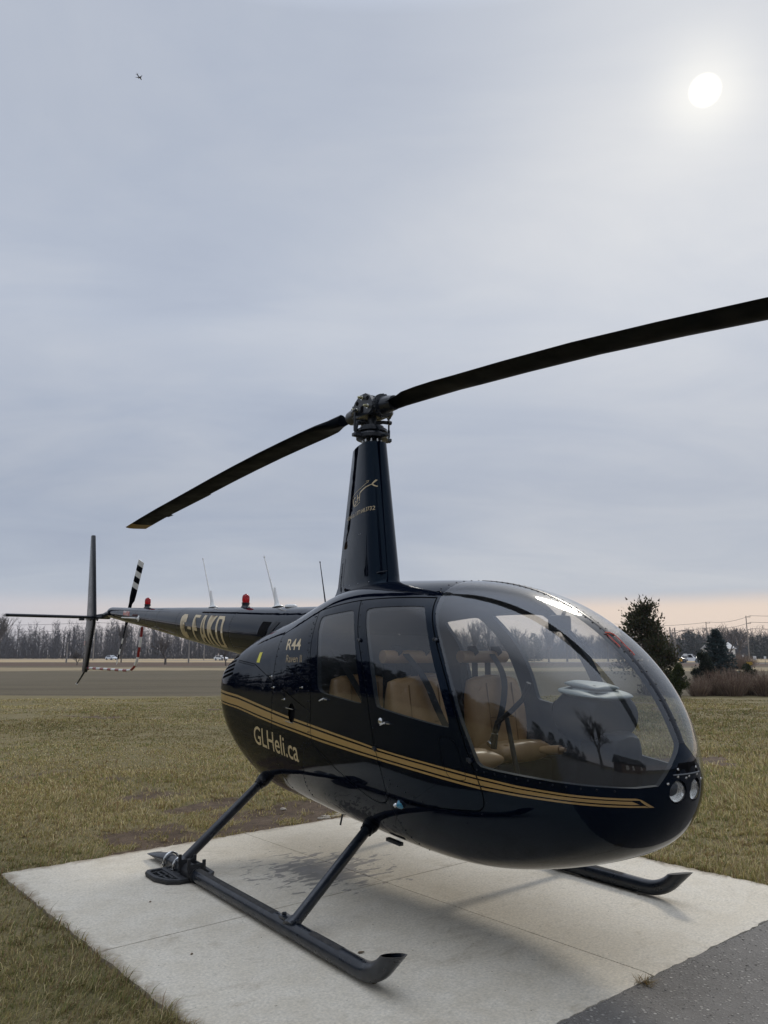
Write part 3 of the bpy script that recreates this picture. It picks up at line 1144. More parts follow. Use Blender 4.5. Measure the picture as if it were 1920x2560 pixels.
# windshield outline (parameter plane)
ws = []
xs_c = np.linspace(1.232, 2.393, 70)
u_, t_ = th_xy_top(xs_c, np.full(70, 0.016))
ws.append(np.stack([u_ * SU, t_ * STH], 1))
wy = np.array([(-.026, .998), (-.05, .97), (-.08, .941), (-.11, .906), (-.138, .872), (-.165, .842)])
wy = dens(wy, 0.012)
u_, t_ = th_yz_nose(wy[:, 0], wy[:, 1])
ws.append(np.stack([u_ * SU, t_ * STH], 1))
wb = dens([(2.335, .835), (2.20, .839), (2.056, .846), (1.897, .857), (1.769, .868), (1.712, .878), (1.69, .895), (1.643, 1.002), (1.598, 1.10), (1.565, 1.182), (1.527, 1.272), (1.478, 1.372), (1.425, 1.458), (1.375, 1.53), (1.32, 1.61), (1.283, 1.685), (1.262, 1.715)], 0.02)
ws.append(to_par(wb))
wt = np.array([(1.25, -.30), (1.24, -.22), (1.235, -.15), (1.232, -.08), (1.232, -.03)])
u_, t_ = th_xy_top(wt[:, 0], wt[:, 1])
ws.append(np.stack([u_ * SU, t_ * STH], 1))
WS_P = np.vstack(ws)


def circ_nose(cy, cz, ry, rz, n=28):
    a = np.linspace(0, 2 * np.pi, n, endpoint=False)
    u, t = th_yz_nose(cy + ry * np.cos(a), cz + rz * np.sin(a))
    return np.stack([u * SU, t * STH], 1)


LAMP_P = circ_nose(-.063, .812, .049, .050)
vy = dens([(-.0005, .932), (-.056, .930), (-.086, .889), (-.05, .887), (-.0005, .886)], 0.01)
u_, t_ = th_yz_nose(vy[:, 0], vy[:, 1])
t_[0] = 0.0 if vy[0, 1] > .893 else np.pi
VENT_P = None
# side scoop and rear louvres (recesses)
a_ = np.linspace(0, 2 * np.pi, 30, endpoint=False)
SCOOP = np.stack([0.072 + .043 * np.cos(a_), 1.026 + .060 * np.sin(a_)], 1)
LOUV = []
for k in range(5):
    f0, f1 = k / 5 + 0.02, k / 5 + 0.145
    pa = np.array([(-1.060, 1.352), (-0.892, 1.392), (-0.856, 1.238), (-1.048, 1.200)])
    L0 = pa[0] + (pa[3] - pa[0]) * f0
    L1 = pa[0] + (pa[3] - pa[0]) * f1
    R0 = pa[1] + (pa[2] - pa[1]) * f0
    R1 = pa[1] + (pa[2] - pa[1]) * f1
    LOUV.append(dens([L0, R0, R1, L1], 0.03, True))

POLY = {}
POLY['ws'] = WS_P
POLY['wf'] = to_par(dens(WINF, 0.02, True))
POLY['wr'] = to_par(dens(WINR, 0.02, True))
POLY['lamp'] = LAMP_P
POLY['fd'] = to_par(dens(fd_poly, 0.03, True))
POLY['rd'] = to_par(dens(rd_poly, 0.03, True))
SEAM_P = [to_par(strip(s_, hw)) for s_, hw in seams_xz]
REC_P = [to_par(SCOOP)] + [to_par(l) for l in LOUV]
STR_P = [to_par(dens(s_, 0.03, True)) for s_ in stripes_xz]


def triangulate_body():
    loops = [POLY[k] for k in ('ws', 'wf', 'wr', 'lamp')] + SEAM_P + REC_P + STR_P
    verts, edges = [], []
    for lp in loops:
        o = len(verts)
        verts += [tuple(p) for p in lp]
        edges += [(o + i, o + (i + 1) % len(lp)) for i in range(len(lp))]
    cons = np.array(verts)
    # background grid
    us = np.linspace(0, 1, 150)
    ts = np.linspace(0, np.pi, 84)
    U, T = np.meshgrid(us, ts)
    gp = np.stack([U.ravel() * SU, T.ravel() * STH], 1)
    # drop grid points that crowd the feature lines (keep the borders)
    key = np.floor(cons / 0.02).astype(int)
    from collections import defaultdict
    cell = defaultdict(list)
    for i, k in enumerate(map(tuple, key)):
        cell[k].append(i)
    keep = np.ones(len(gp), bool)
    for i, p in enumerate(gp):
        if p[0] <= 1e-9 or p[0] >= SU - 1e-9 or p[1] <= 1e-9 or p[1] >= np.pi * STH - 1e-9:
            continue
        kx, ky = int(p[0] // 0.02), int(p[1] // 0.02)
        near = False
        for a in (-1, 0, 1):
            for b in (-1, 0, 1):
                for j in cell.get((kx + a, ky + b), ()):
                    if (cons[j, 0] - p[0]) ** 2 + (cons[j, 1] - p[1]) ** 2 < 0.0085 ** 2:
                        near = True
        keep[i] = not near
    verts += [tuple(p) for p in gp[keep]]
    vo, eo, fo, _, _, _ = geometry.delaunay_2d_cdt([Vector(v) for v in verts], edges, [], 0, 1e-6)
    P = np.array([(v.x, v.y) for v in vo])
    F = np.array([tuple(f) for f in fo if len(f) == 3], int)
    return P, F


PB, FB = triangulate_body()
UB, TB_ = np.clip(PB[:, 0] / SU, 0, 1), np.clip(PB[:, 1] / STH, 0, np.pi)
VB = surf(UB, TB_)
NB = body_normals(VB + np.array([0, -1e-5, 0]))
NB[TB_ < 1e-6, 1] = 0
NB[TB_ > np.pi - 1e-6, 1] = 0
cen = PB[FB].mean(1)
# orientation: make the triangles face outwards
fn = np.cross(VB[FB[:, 1]] - VB[FB[:, 0]], VB[FB[:, 2]] - VB[FB[:, 0]])
flip = (fn * NB[FB].mean(1)).sum(1) < 0
FB[flip] = FB[flip][:, ::-1]
area = np.linalg.norm(fn, axis=1)
CL_ = np.full(len(FB), 'shell', dtype='<U6')
CL_[in_poly(cen, POLY['fd'])] = 'fd'
CL_[in_poly(cen, POLY['rd'])] = 'rd'
for k in ('wf', 'wr', 'ws', 'lamp'):
    CL_[in_poly(cen, POLY[k])] = k
for p in SEAM_P:
    q = in_poly(cen, p)
    CL_[q & np.isin(CL_, ['shell', 'fd', 'rd'])] = 'seam'
for p in REC_P:
    CL_[in_poly(cen, p)] = 'rec'
GOLD = np.zeros(len(FB), bool)
for p in STR_P:
    GOLD |= in_poly(cen, p)
cx3 = VB[FB].mean(1)


def body_part(name, classes, mats, parent, side=0, offset=0.0, extra=None, mi=None, flipn=False):
    """side 0 both halves, -1 right, +1 left"""
    sel = np.isin(CL_, classes) & (area > 1e-10)
    if extra is not None:
        sel &= extra
    F = FB[sel]
    if len(F) == 0:
        return None
    ids = np.unique(F)
    mp_ = np.full(len(VB), -1)
    mp_[ids] = np.arange(len(ids))
    V = VB[ids] + NB[ids] * offset
    N = NB[ids].copy()
    Fi = mp_[F]
    if flipn:
        Fi = Fi[:, ::-1]
        N = -N
    mid = mi[sel] if mi is not None else np.zeros(len(F), int)
    Vs, Ns, Fs, Ms = [], [], [], []
    o = 0
    for sd_ in ((-1, 1) if side == 0 else (side,)):
        if sd_ < 0:
            Vs.append(V)
            Ns.append(N)
            Fs.append(Fi + o)
        else:
            Vs.append(V * [1, -1, 1])
            Ns.append(N * [1, -1, 1])
            Fs.append(Fi[:, ::-1] + o)
        Ms.append(mid)
        o += len(V)
    V, N, Fi, mid = np.vstack(Vs), np.vstack(Ns), np.vstack(Fs), np.concatenate(Ms)
    o = np_mesh(name, V, Fi, mats, parent, smooth=True, mi=mid if len(mats) > 1 else None)
    o.data.normals_split_custom_set_from_vertices([Vector(n) for n in N])
    return o


gold_i = GOLD.astype(int)
fus = body_part('fuselage', ['shell'], [M['paint'], M['gold']], heli, mi=gold_i)
body_part('panel_gap', ['seam'], [M['seam']], fus, offset=-0.006)
for k_, p_ in enumerate(REC_P):
    for sd_ in (-1, 1):
        body_part('air_scoop' if k_ == 0 else 'louvre', ['rec'], [M['seam']], fus, sd_, offset=-0.014, extra=in_poly(cen, p_))
doors = {}
for sd_, lab in ((-1, 'right'), (1, 'left')):
    dF = body_part('door', ['fd'], [M['paint'], M['gold']], heli, sd_, mi=gold_i)
    wF = body_part('window', ['wf'], [M['glass']], dF, sd_, offset=-0.003)
    dR = body_part('door', ['rd'], [M['paint'], M['gold']], heli, sd_, mi=gold_i)
    wR = body_part('window', ['wr'], [M['glass']], dR, sd_, offset=-0.003)
    doors[sd_] = (dF, dR)
    body_part('windshield', ['ws'], [M['glass']], heli, sd_, offset=0.001)
cabin = (cx3[:, 0] > 0.12)
body_part('cabin_lining', ['shell', 'fd', 'rd', 'seam', 'rec', 'lamp'], [M['lining']], fus, offset=-0.028, extra=cabin, flipn=True)


def rims(names, mat, depth, nm, parent, push=0.001):
    """reveal between the skin and the lining round each opening"""
    m = MB()
    for k in names:
        lp = POLY[k]
        u, t = np.clip(lp[:, 0] / SU, 0, 1), lp[:, 1] / STH
        P = surf(u, t)
        N = body_normals(P)
        for sd_ in (1, -1):
            f = np.array([1, sd_, 1])
            Vv = np.vstack([(P - N * push) * f, (P - N * depth) * f])
            n = len(P)
            m.add(Vv, [(i, (i + 1) % n, (i + 1) % n + n, i + n) for i in range(n)])
    return m.build(nm, mat, parent, smooth=False)


rims(['ws', 'wf', 'wr'], M['lining'], 0.028, 'window_reveal', fus)


def on_body(x, z, off=0.0, sd_=-1):
    u, t = th_xz(np.array([x]), np.array([z]))
    P = surf(u, t)
    N = body_normals(P)
    q = (P + N * off)[0] * np.array([1, -sd_, 1])
    n = N[0] * np.array([1, -sd_, 1])
    return Vector(q), Vector(n)


# rivets and screws along frames and seams: too small to pick apart singly
def rivets():
    m = MB()
    lines = []
    off = 0.030
    def along(poly, step, shift=0.0):
        p = np.array(poly, float)
        d = np.gradient(p, axis=0)
        d /= np.maximum(np.linalg.norm(d, axis=1, keepdims=True), 1e-9)
        n = np.stack([-d[:, 1], d[:, 0]], 1)
        p = p + n * shift
        s = np.r_[0, np.cumsum(np.linalg.norm(np.diff(p, axis=0), axis=1))]
        q = np.arange(step * .5, s[-1], step)
        return np.stack([np.interp(q, s, p[:, 0]), np.interp(q, s, p[:, 1])], 1)
    lines += [along(np.array([(1.70, .858), (1.9, .843), (2.1, .83), (2.31, .822)]), 0.055)]
    lines += [along(FRONT, 0.075, 0.017)]
    lines += [along(MID[:60], 0.085, 0.014)]
    lines += [along(REAR, 0.06, -0.018), along(REAR, 0.045, -0.034)]
    lines += [along(COWL, 0.05, 0.012)]
    lines += [along(BELLY, 0.04, 0.012), along(np.array(SIDEV), 0.03, 0.01)]
    lines += [along(np.array([(0.98, .60), (1.05, .70), (1.10, .74)]), 0.03), along(np.array([(1.06, .76), (1.2, .70), (1.35, .66)]), 0.06)]
    lines += [along(np.array([(-0.84, 1.338), (-0.54, 1.312)]), 0.022)]
    lines += [along(np.array([(0.30, .86), (0.22, .86), (0.16, .80)]), 0.03)]
    for L in lines:
        for x, z in L:
            if not (XR + .05 < x < XN - .02):
                continue
            for sd_ in (-1, 1):
                p, n = on_body(x, z, 0.0005, sd_)
                m.lathe([(0.0050, 0), (0.0036, 0.0018), (0.0012, 0.0026)], p, n, 6, caps=False)
    # centre post and windshield top rows
    for x in np.linspace(1.27, 2.36, 26):
        zt = float(np.interp(u_of_x(x), UT, TAB[0]))
        for yy in (-0.020, 0.020):
            m.lathe([(0.005, 0), (0.0035, 0.0026), (0.001, 0.0034)], (x, yy, zt + 0.0025), (0.5, 0, 1), 6, caps=False)
    for yy in np.linspace(-.34, .34, 13):
        u, t = th_xy_top(np.array([1.205]), np.array([abs(yy)]))
        p = surf(u, t)[0]
        m.lathe([(0.0055, 0), (0.004, 0.002), (0.001, 0.003)], (p[0], yy, p[2]), (0, 0, 1), 6, caps=False)
    o = m.build('rivet', M['rivet'], fus)
    o['kind'] = 'stuff'


rivets()

# centre post of the windshield: a dark rubber-edged strip
m = MB()
xs = np.linspace(1.19, 2.398, 60)
zs = np.interp(u_of_x(xs), UT, TAB[0])
vs, fs = [], []
for x, z in zip(xs, zs):
    vs += [(x, -.021, z + .0005), (x, -.013, z + .005), (x, .013, z + .005), (x, .021, z + .0005), (x, .012, z - .02), (x, -.012, z - .02)]
for i in range(len(xs) - 1):
    for k in range(6):
        fs.append((i * 6 + k, i * 6 + (k + 1) % 6, (i + 1) * 6 + (k + 1) % 6, (i + 1) * 6 + k))
m.add(vs, fs)
m.build('centre_post', M['paint_matt'], fus)
# red ribbon tied on the post
m = MB()
for yy, x0, x1 in ((-.027, 2.055, 2.125), (.024, 2.06, 2.165)):
    xs = np.linspace(x0, x1, 10)
    zs = np.interp(u_of_x(xs), UT, TAB[0])
    m.tube([(x, yy + .0012 * math.sin(i), z + .007) for i, (x, z) in enumerate(zip(xs, zs))], .0026, 6)
m.tube([(2.045, -.03, float(np.interp(u_of_x(2.045), UT, TAB[0])) + .008), (2.05, 0, float(np.interp(u_of_x(2.05), UT, TAB[0])) + .011), (2.06, .024, float(np.interp(u_of_x(2.06), UT, TAB[0])) + .008)], .0032, 6)
m.build('yaw_string', pmat('red_cord', (0.62, 0.09, 0.06), 0.7), heli)

# nose: black vent mouth with its lip, screws, landing lights
m = MB()
vq = [(-.085, .8865), (.085, .8865), (.056, .930), (-.056, .930)]
u4, t4 = th_yz_nose(np.array([-abs(p[0]) for p in vq]), np.array([p[1] for p in vq]))
P4 = surf(u4, t4)
m.add([(P4[i][0] + .0025, vq[i][0], vq[i][1]) for i in range(4)] + [(XN + .0015, 0, .8868), (XN + .0015, 0, .9297)], [(0, 4, 5, 3), (4, 1, 2, 5)])
m.build('nose_vent', M['seam'], fus, smooth=False)
m = MB()
pts_ = []
for yy in np.linspace(-.095, .095, 15):
    u4, t4 = th_yz_nose(np.array([-abs(yy) - 1e-4]), np.array([.884]))
    pts_.append((surf(u4, t4)[0][0] + .002, yy, .884))
m.tube(pts_, .0028, 6)
m.build('vent_lip', M['dull'], fus)
m = MB()
for yy, zz in ((-.070, .876), (.0, .874), (.070, .876), (-.122, .85), (.122, .85), (-.02, .868), (-.066, .905), (.066, .905)):
    u4, t4 = th_yz_nose(np.array([-abs(yy) - 1e-4]), np.array([zz]))
    p = surf(u4, t4)[0]
    m.lathe([(.0062, 0), (.005, .003), (.001, .0038)], (p[0], yy, zz), (1, yy * 2.0, 0), 8, caps=False)
m.build('nose_screw', M['steel'], fus)['kind'] = 'stuff'
for sd_ in (-1, 1):
    ll = empty('landing_light')
    ll.parent = heli
    u, t = np.clip(LAMP_P[:, 0] / SU, 0, 1), LAMP_P[:, 1] / STH
    P = surf(u, t) * [1, -sd_, 1]
    c = P.mean(0)
    ax = np.array([0.97, 0.16 * sd_ - .10, -0.06])
    ax /= np.linalg.norm(ax)
    m = MB()
    n = len(P)
    inn = (P - c) * 0.90 + c - ax * 0.030
    m.add(np.vstack([P, inn]), [(i, (i + 1) % n, (i + 1) % n + n, i + n) for i in range(n)])
    m.build('housing', M['paint_matt'], ll, smooth=True, angle=0)
    c2 = c - ax * 0.012
    m = MB()
    m.lathe([(.044, .001), (.038, -.008), (.028, -.015), (.014, -.019), (0.001, -.020)], c2, ax, 28, caps=False)
    m.build('reflector', M['reflector'], ll, angle=0)
    m = MB()
    m.lathe([(0.045, -.002), (.045, .003), (.040, .009), (.026, .014), (.010, .0165), (.001, .017)], c2, ax, 28, caps=False)
    m.build('lens', M['lampglass'], ll, angle=0)
    m = MB()
    m.lathe([(.047, -.006), (.047, .005), (.043, .006), (.043, -.004)], c2, ax, 28, caps=False)
    m.build('bezel', M['paint_matt'], ll)


# ---- lettering: flat vinyl laid on the curved skin
def text_mesh(body, bold=0.0):
    cu = bpy.data.curves.new('txt', 'FONT')
    cu.body = body
    cu.resolution_u = 4
    cu.offset = bold
    ob = bpy.data.objects.new('txt', cu)
    COL.objects.link(ob)
    dg = bpy.context.evaluated_depsgraph_get()
    me = bpy.data.meshes.new_from_object(ob.evaluated_get(dg))
    bpy.data.objects.remove(ob)
    bpy.data.curves.remove(cu)
    bm = bmesh.new()
    bm.from_mesh(me)
    bpy.data.meshes.remove(me)
    return bm


def poly_mesh(polys):
    bm = bmesh.new()
    for p in polys:
        bm.faces.new([bm.verts.new((x, y, 0)) for x, y in p])
    return bm


def decal(name, bm, fn, mat, parent, nx, ny, norm=True):
    """fn maps normalised (s,t) arrays to 3-D points on the skin"""
    bmesh.ops.triangulate(bm, faces=list(bm.faces))
    co = np.array([v.co[:2] for v in bm.verts])
    lo, hi = co.min(0), co.max(0)
    for v in bm.verts:
        if norm:
            v.co.x = (v.co.x - lo[0]) / (hi[0] - lo[0])
            v.co.y = (v.co.y - lo[1]) / (hi[1] - lo[1])
        v.co.z = 0
    for i in range(1, nx):
        bmesh.ops.bisect_plane(bm, geom=bm.verts[:] + bm.edges[:] + bm.faces[:], plane_co=(i / nx, 0, 0), plane_no=(1, 0, 0))
    for i in range(1, ny):
        bmesh.ops.bisect_plane(bm, geom=bm.verts[:] + bm.edges[:] + bm.faces[:], plane_co=(0, i / ny, 0), plane_no=(0, 1, 0))
    co = np.array([v.co[:2] for v in bm.verts])
    P = fn(co[:, 0], co[:, 1])
    for v, p in zip(bm.verts, P):
        v.co = p
    bm.normal_update()
    me = bpy.data.meshes.new(name)
    bm.to_mesh(me)
    bm.free()
    me.materials.append(mat)
    me.shade_smooth()
    return link(name, me, parent)


def quad_on_body(bl, br, tl, tr, off=0.0014):
    bl, br, tl, tr = map(np.array, (bl, br, tl, tr))

    def fn(s, t):
        s, t = s[:, None], t[:, None]
        p = (bl * (1 - s) + br * s) * (1 - t) + (tl * (1 - s) + tr * s) * t
        u, th = th_xz(p[:, 0], p[:, 1])
        P = surf(u, th)
        return P + body_normals(P) * off
    return fn


decal('company_lettering', text_mesh('GLHeli.ca', 0.006), quad_on_body((-.510, .7905), (.122, .731), (-.494, .913), (.138, .862)), M['letter'], fus, 24, 6)
decal('type_lettering', text_mesh('R44', 0.012), quad_on_body((-.098, 1.418), (.118, 1.417), (-.120, 1.490), (.094, 1.489)), M['letter'], fus, 10, 4)
decal('type_lettering', text_mesh('Raven II', 0.004), quad_on_body((-.054, 1.338), (.166, 1.340), (-.064, 1.386), (.156, 1.385)), M['letter_dk'], fus, 10, 3)
decal('warning_placard', poly_mesh([[(0, 0), (1, 0), (1, 1), (0, 1)]]), quad_on_body((-.520, 1.335), (-.468, 1.333), (-.520, 1.404), (-.476, 1.404)), M['yellow'], fus, 3, 3)

# door hardware (right side is seen; the left side has the same)
for sd_ in (-1, 1):
    dF, dR = doors[sd_]
    for d_, lx, lz, key in ((dF, 1.050, 1.043, True), (dR, 0.436, 1.137, False)):
        m = MB()
        p, n = on_body(lx, lz, 0.0, sd_)
        if key:
            m.lathe([(.017, 0), (.017, .004), (.012, .009), (.004, .011)], p, n, 18)
        p2, n2 = on_body(lx + .05, lz - .006, 0.004, sd_)
        m.lathe([(.008, -.004), (.007, .012)], p2, n2, 10)
        m.tube([p2 + n2 * .012, p2 + n2 * .018 + Vector((-.028, 0, -.012))], [.0055, .0035], 8)
        m.tube([p2 + n2 * .006 + Vector((.012, 0, -.003)), p2 + n2 * .006 + Vector((.040, 0, -.004))], .003, 6)
        m.build('handle', M['steel'], d_)
    for d_, hx, hz in ((dF, 1.400, 1.462), (dR, 0.792, 1.470), (dF, 1.652, .905), (dR, 0.99, .90)):
        m = MB()
        p, n = on_body(hx, hz, 0.0, sd_)
        m.box(p + n * .004, (.030, .010, .016), bev=.003)
        m.lathe([(.008, -.006), (.009, .012), (.004, .014)], p + Vector((.012, 0, -.006)), n, 10)
        m.build('hinge', M['gear_paint'], d_)
# side scoop lips, fuel-cap hatch pull, drain placard line
m = MB()
for zz, x0, x1 in ((1.055, .006, .112), (.972, .0, .118)):
    p0, n0 = on_body(x0, zz, .006)
    p1, n1 = on_body(x1, zz - .004, .012)
    m = MB()
    m.tube([p0, p1], .0028, 6)
    m.build('scoop_bar', M['steel'], fus)
for x, z in ((-.188, 1.175), (-.03, 1.105), (.205, 1.188), (-.235, 1.245)):
    p, n = on_body(x, z, 0)
    m = MB()
    m.lathe([(.007, 0), (.006, .004), (.002, .005)], p, n, 10)
    m.tube([p + n * .004, p + n * .006 + Vector((-.022, 0, -.002))], .0024, 6)
    m.build('latch', M['steel'], fus)
# blue-green navigation light in a teardrop fairing on each flank
for sd_ in (-1, 1):
    nl = empty('navigation_light')
    nl.parent = heli
    p, n = on_body(1.14, .632, 0, sd_)
    fwd = Vector((1, 0, .1)).normalized()
    m = MB()
    m.lathe([(.001, -.055), (.020, -.045), (.030, -.02), (.030, .005), (.018, .022), (.002, .03)], p - n * .014, fwd, 14, caps=False)
    m.build('base', M['paint'], nl, angle=0)
    m = MB()
    m.lathe([(.026, -.026), (.024, .0), (.012, .014), (.002, .018)], p + n * .006 + fwd * -.012, (n * .9 + Vector((-.5, 0, 0))).normalized(), 14, caps=False)
    m.build('lens', M['blue'] if sd_ < 0 else M['red'], nl, angle=0)
    m = MB()
    m.lathe([(.012, .0), (.009, .012), (.002, .016)], p + n * .010 - fwd * .040, n, 10, caps=False)
    m.build('bulb', M['steel'], nl, angle=0)

# ---- mast fairing
FZ0, FZ1 = 1.790, 2.875


def fair_par(z):
    h = np.clip((np.asarray(z, float) - FZ0) / (FZ1 - FZ0), 0, 1)
    fl = np.maximum(0, 0.06 - h) * 1.3
    return (-.372 + .200 * h - fl * .6, .205 - .108 * h + fl * .5, .122 - .036 * h + fl * .6)     # TE, xc, r


def fair_half(x, z):
    te, xc, r = fair_par(z)
    x = np.asarray(x, float)
    front = np.sqrt(np.maximum(r * r - np.maximum(x - xc, 0) ** 2, 0))
    k = np.clip((xc - x) / (xc - te), 0, 1)
    back = .006 + (r - .006) * (1 - k ** 1.55)
    return np.where(x > xc, front, back)


m = MB()
NH, NS = 26, 22
vs, fs = [], []
for i in range(NH + 1):
    z = FZ0 + (FZ1 - FZ0) * i / NH
    te, xc, r = fair_par(z)
    ang = np.linspace(0, math.pi / 2, 10)[1:]
    xs = np.concatenate([te + (xc - te) * np.linspace(0, 1, NS), xc + r * np.sin(ang)])
    ys = fair_half(xs, z)
    ys[-1] = 0
    zz = z + (0.010 * (xs - te) if i == NH else 0)
    ring = [(x, -y, z) for x, y in zip(xs, ys)] + [(x, y, z) for x, y in zip(xs[:-1][::-1], ys[:-1][::-1])]
    vs += ring
nr = len(ring)
for i in range(NH):
    for k in range(nr):
        fs.append((i * nr + k, i * nr + (k + 1) % nr, (i + 1) * nr + (k + 1) % nr, (i + 1) * nr + k))
fs.append(tuple(range(NH * nr, (NH + 1) * nr)))
m.add(vs, fs)
mast = m.build('mast_fairing', M['paint'], heli, angle=50)


def fair_fn(x0, x1, z0, z1, off=.0015, tilt=0.0):
    def fn(s, t):
        x = x0 + (x1 - x0) * s
        z = z0 + (z1 - z0) * t + tilt * s
        return np.stack([x, -fair_half(x, z) - off, z], 1)
    return fn


decal('phone_lettering', text_mesh('1.877.648.3732', .002), fair_fn(-.022, .215, 2.358, 2.387, tilt=.010), M['letter'], mast, 24, 3)
decal('phone_lettering', text_mesh('GLHeli.ca'), fair_fn(-.205, -.045, 2.350, 2.380, tilt=.006), M['letter'], mast, 12, 3)


def stroke(pts, w0, w1=None):
    p = np.array(pts, float)
    d = np.gradient(p, axis=0)
    d /= np.maximum(np.linalg.norm(d, axis=1, keepdims=True), 1e-9)
    n = np.stack([-d[:, 1], d[:, 0]], 1)
    ww = np.linspace(w0, w1 if w1 is not None else w0, len(p))[:, None] / 2
    a, b = p + n * ww, p - n * ww
    return [[tuple(a[i]), tuple(b[i]), tuple(b[i + 1]), tuple(a[i + 1])] for i in range(len(p) - 1)]


# emblem: a helicopter drawn round the letters G and H (coordinates: x 0..0.31, z 0..0.19 m)
lg = []
an = np.linspace(1.2, 5.6, 14)
lg += stroke([(.052 + .026 * math.cos(a), .050 + .034 * math.sin(a)) for a in an], .009)
lg += stroke([(.052, .046), (.074, .046), (.074, .028)], .008)
lg += stroke([(.092, .030), (.096, .098)], .010)
lg += stroke([(.128, .040), (.133, .108)], .010)
lg += stroke([(.100, .066), (.126, .070)], .008)
lg += stroke([(.012, .082), (.014, .050), (.024, .020), (.050, .004), (.090, .008), (.134, .026)], .005)
lg += stroke([(.136, .108), (.170, .122), (.215, .138), (.262, .152)], .014, .005)
lg += stroke([(.262, .154), (.272, .172), (.282, .190)], .009)
lg += stroke([(.264, .150), (.278, .138), (.290, .132)], .008)
lg += stroke([(.004, .096), (.030, .112), (.080, .128), (.140, .142), (.200, .162), (.236, .178), (.240, .188), (.214, .186)], .0035)
bm = poly_mesh(lg)
L0 = np.array([(-.098, 2.425)])


def logo_fn(s, t):
    x = -.098 + s * .310 / .29
    z = 2.425 + t * .16 / .19
    return np.stack([x, -fair_half(x, z) - .0015, z], 1)


decal('emblem', bm, logo_fn, M['letter'], mast, 44, 30, norm=False)
m = MB()
for z in np.linspace(1.9, 2.84, 17):
    te, xc, r = fair_par(z)
    for sd_ in (-1, 1):
        x = te + .055
        m.lathe([(.0042, 0), (.003, .0018), (.001, .0024)], (x, sd_ * float(fair_half(x, z)), z), (0, sd_, 0), 6, caps=False)
for x, z in ((-.13, 2.20), (-.115, 2.20), (.045, 2.215), (.07, 2.215), (-.30, 1.87), (-.2, 1.87), (-.1, 1.87), (.05, 1.87), (.2, 1.87)):
    m.lathe([(.005, 0), (.003, .0018), (.001, .0024)], (x, -float(fair_half(x, z)), z), (0, -1, 0), 6, caps=False)
o = m.build('fairing_screw', M['dull'], mast)
o['kind'] = 'stuff'
m = MB()
te, xc, r = fair_par(1.925)
m.tube([(xc + r * .5, -r * .80, 1.925), (xc + r * .80, -r * .84, 1.93), (xc + r * 1.15, -r * .5, 1.937)], .005, 6)
m.build('pitot_tube', M['gear_paint'], mast)

# ---- rotor head
RX = 0.065
hub = empty('rotor_head')
hub.parent = heli
m = MB()
m.lathe([(.034, 2.86), (.034, 3.10)], (RX, 0, 0), (0, 0, 1), 18)
m.lathe([(.075, 2.865), (.075, 2.885), (.062, 2.89)], (RX, 0, 0), (0, 0, 1), 20)
m.build('mast', M['gear_paint'], hub)
yk = [(-.050, 3.105), (-.062, 3.150), (-.030, 3.200), (.030, 3.238), (.105, 3.238), (.160, 3.205), (.190, 3.155), (.180, 3.100), (.150, 3.078), (-.015, 3.078)]
m = MB()
for y0 in (-.088, .060):
    m.prism([(a, b) for a, b in yk], (0, y0 + .028, 0), (1, 0, 0), (0, 0, 1), .028)
m.box((RX, 0, 3.225), (.085, .13, .018), bev=.004)
m.box((RX, 0, 3.100), (.19, .118, .040), bev=.006)
m.build('yoke', M['gear_paint'], hub, angle=30)
m = MB()
for x, z in ((.000, 3.185), (.130, 3.195)):
    for sd_ in (-1, 1):
        m.lathe([(.015, 0), (.015, .0035)], (x, sd_ * .0875, z), (0, sd_, 0), 16)
m.box((.062, -.0895, 3.128), (.030, .004, .044))
m.build('yoke_recess', M['seam'], hub)['kind'] = 'stuff'
for x, z in ((RX, 3.212), (-.005, 3.135), (.136, 3.132)):
    for sd_ in (-1, 1):
        m = MB()
        m.lathe([(.0175, 0), (.0175, .005)], (x, sd_ * .0885, z), (0, sd_, 0), 18, mi=0)
        m.lathe([(.0125, .005), (.0125, .022)], (x, sd_ * .0885, z), (0, sd_, 0), 6, mi=1)
        m.lathe([(.0085, .022), (.0085, .036), (.006, .038)], (x, sd_ * .0885, z), (0, sd_, 0), 12, mi=1)
        m.build('hinge_bolt', [M['steel'], M['brass']], hub)
# blade grips with toothed flanges
for sg, cx, cz, sl in ((1, .185, 3.138, -.11), (-1, -.06, 3.142, 0.0)):
    ax = Vector((sg, 0, sl)).normalized()
    m = MB()
    m.lathe([(.058, -.03), (.074, -.012), (.086, -.004), (.086, .012), (.078, .014), (.078, .030), (.064, .032), (.060, .085), (.052, .15)], (cx, 0, cz), ax, 28)
    for k in range(22):
        a = 2 * math.pi * k / 22
        u = Vector((0, 1, 0))
        v2 = ax.cross(u)
        m.box(Vector((cx, 0, cz)) + ax * .022 + (u * math.cos(a) + v2 * math.sin(a)) * .079, (.012, .010, .010))
    m.build('blade_grip', M['gear_paint'], hub)
    m = MB()
    pl = Vector((cx, 0, cz)) + ax * .03
    e = (RX, sg * .152, 3.105)
    m.tube([pl + Vector((0, sg * .05, -.01)), ((pl.x + RX) / 2, sg * .12, 3.115), e], [.02, .015, .012], 8)
    m.build('pitch_horn', M['gear_paint'], hub)
for sg in (-1, 1):
    m = MB()
    m.lathe([(.010, -.014), (.010, .014)], (RX, sg * .152, 3.105), (1, 0, 0), 10)
    m.tube([(RX, sg * .152, 3.10), (RX, sg * .151, 3.00)], .0068, 8)
    m.tube([(RX, sg * .151, 3.01), (RX, sg * .150, 2.955)], .0105, 8)
    m.tube([(RX, sg * .150, 2.96), (RX, sg * .150, 2.925)], .006, 8)
    m.lathe([(.010, -.022), (.010, .012)], (RX, sg * .150, 2.925), (0, sg, 0), 10)
    m.build('pitch_link', M['gear_paint'], hub)
m = MB()
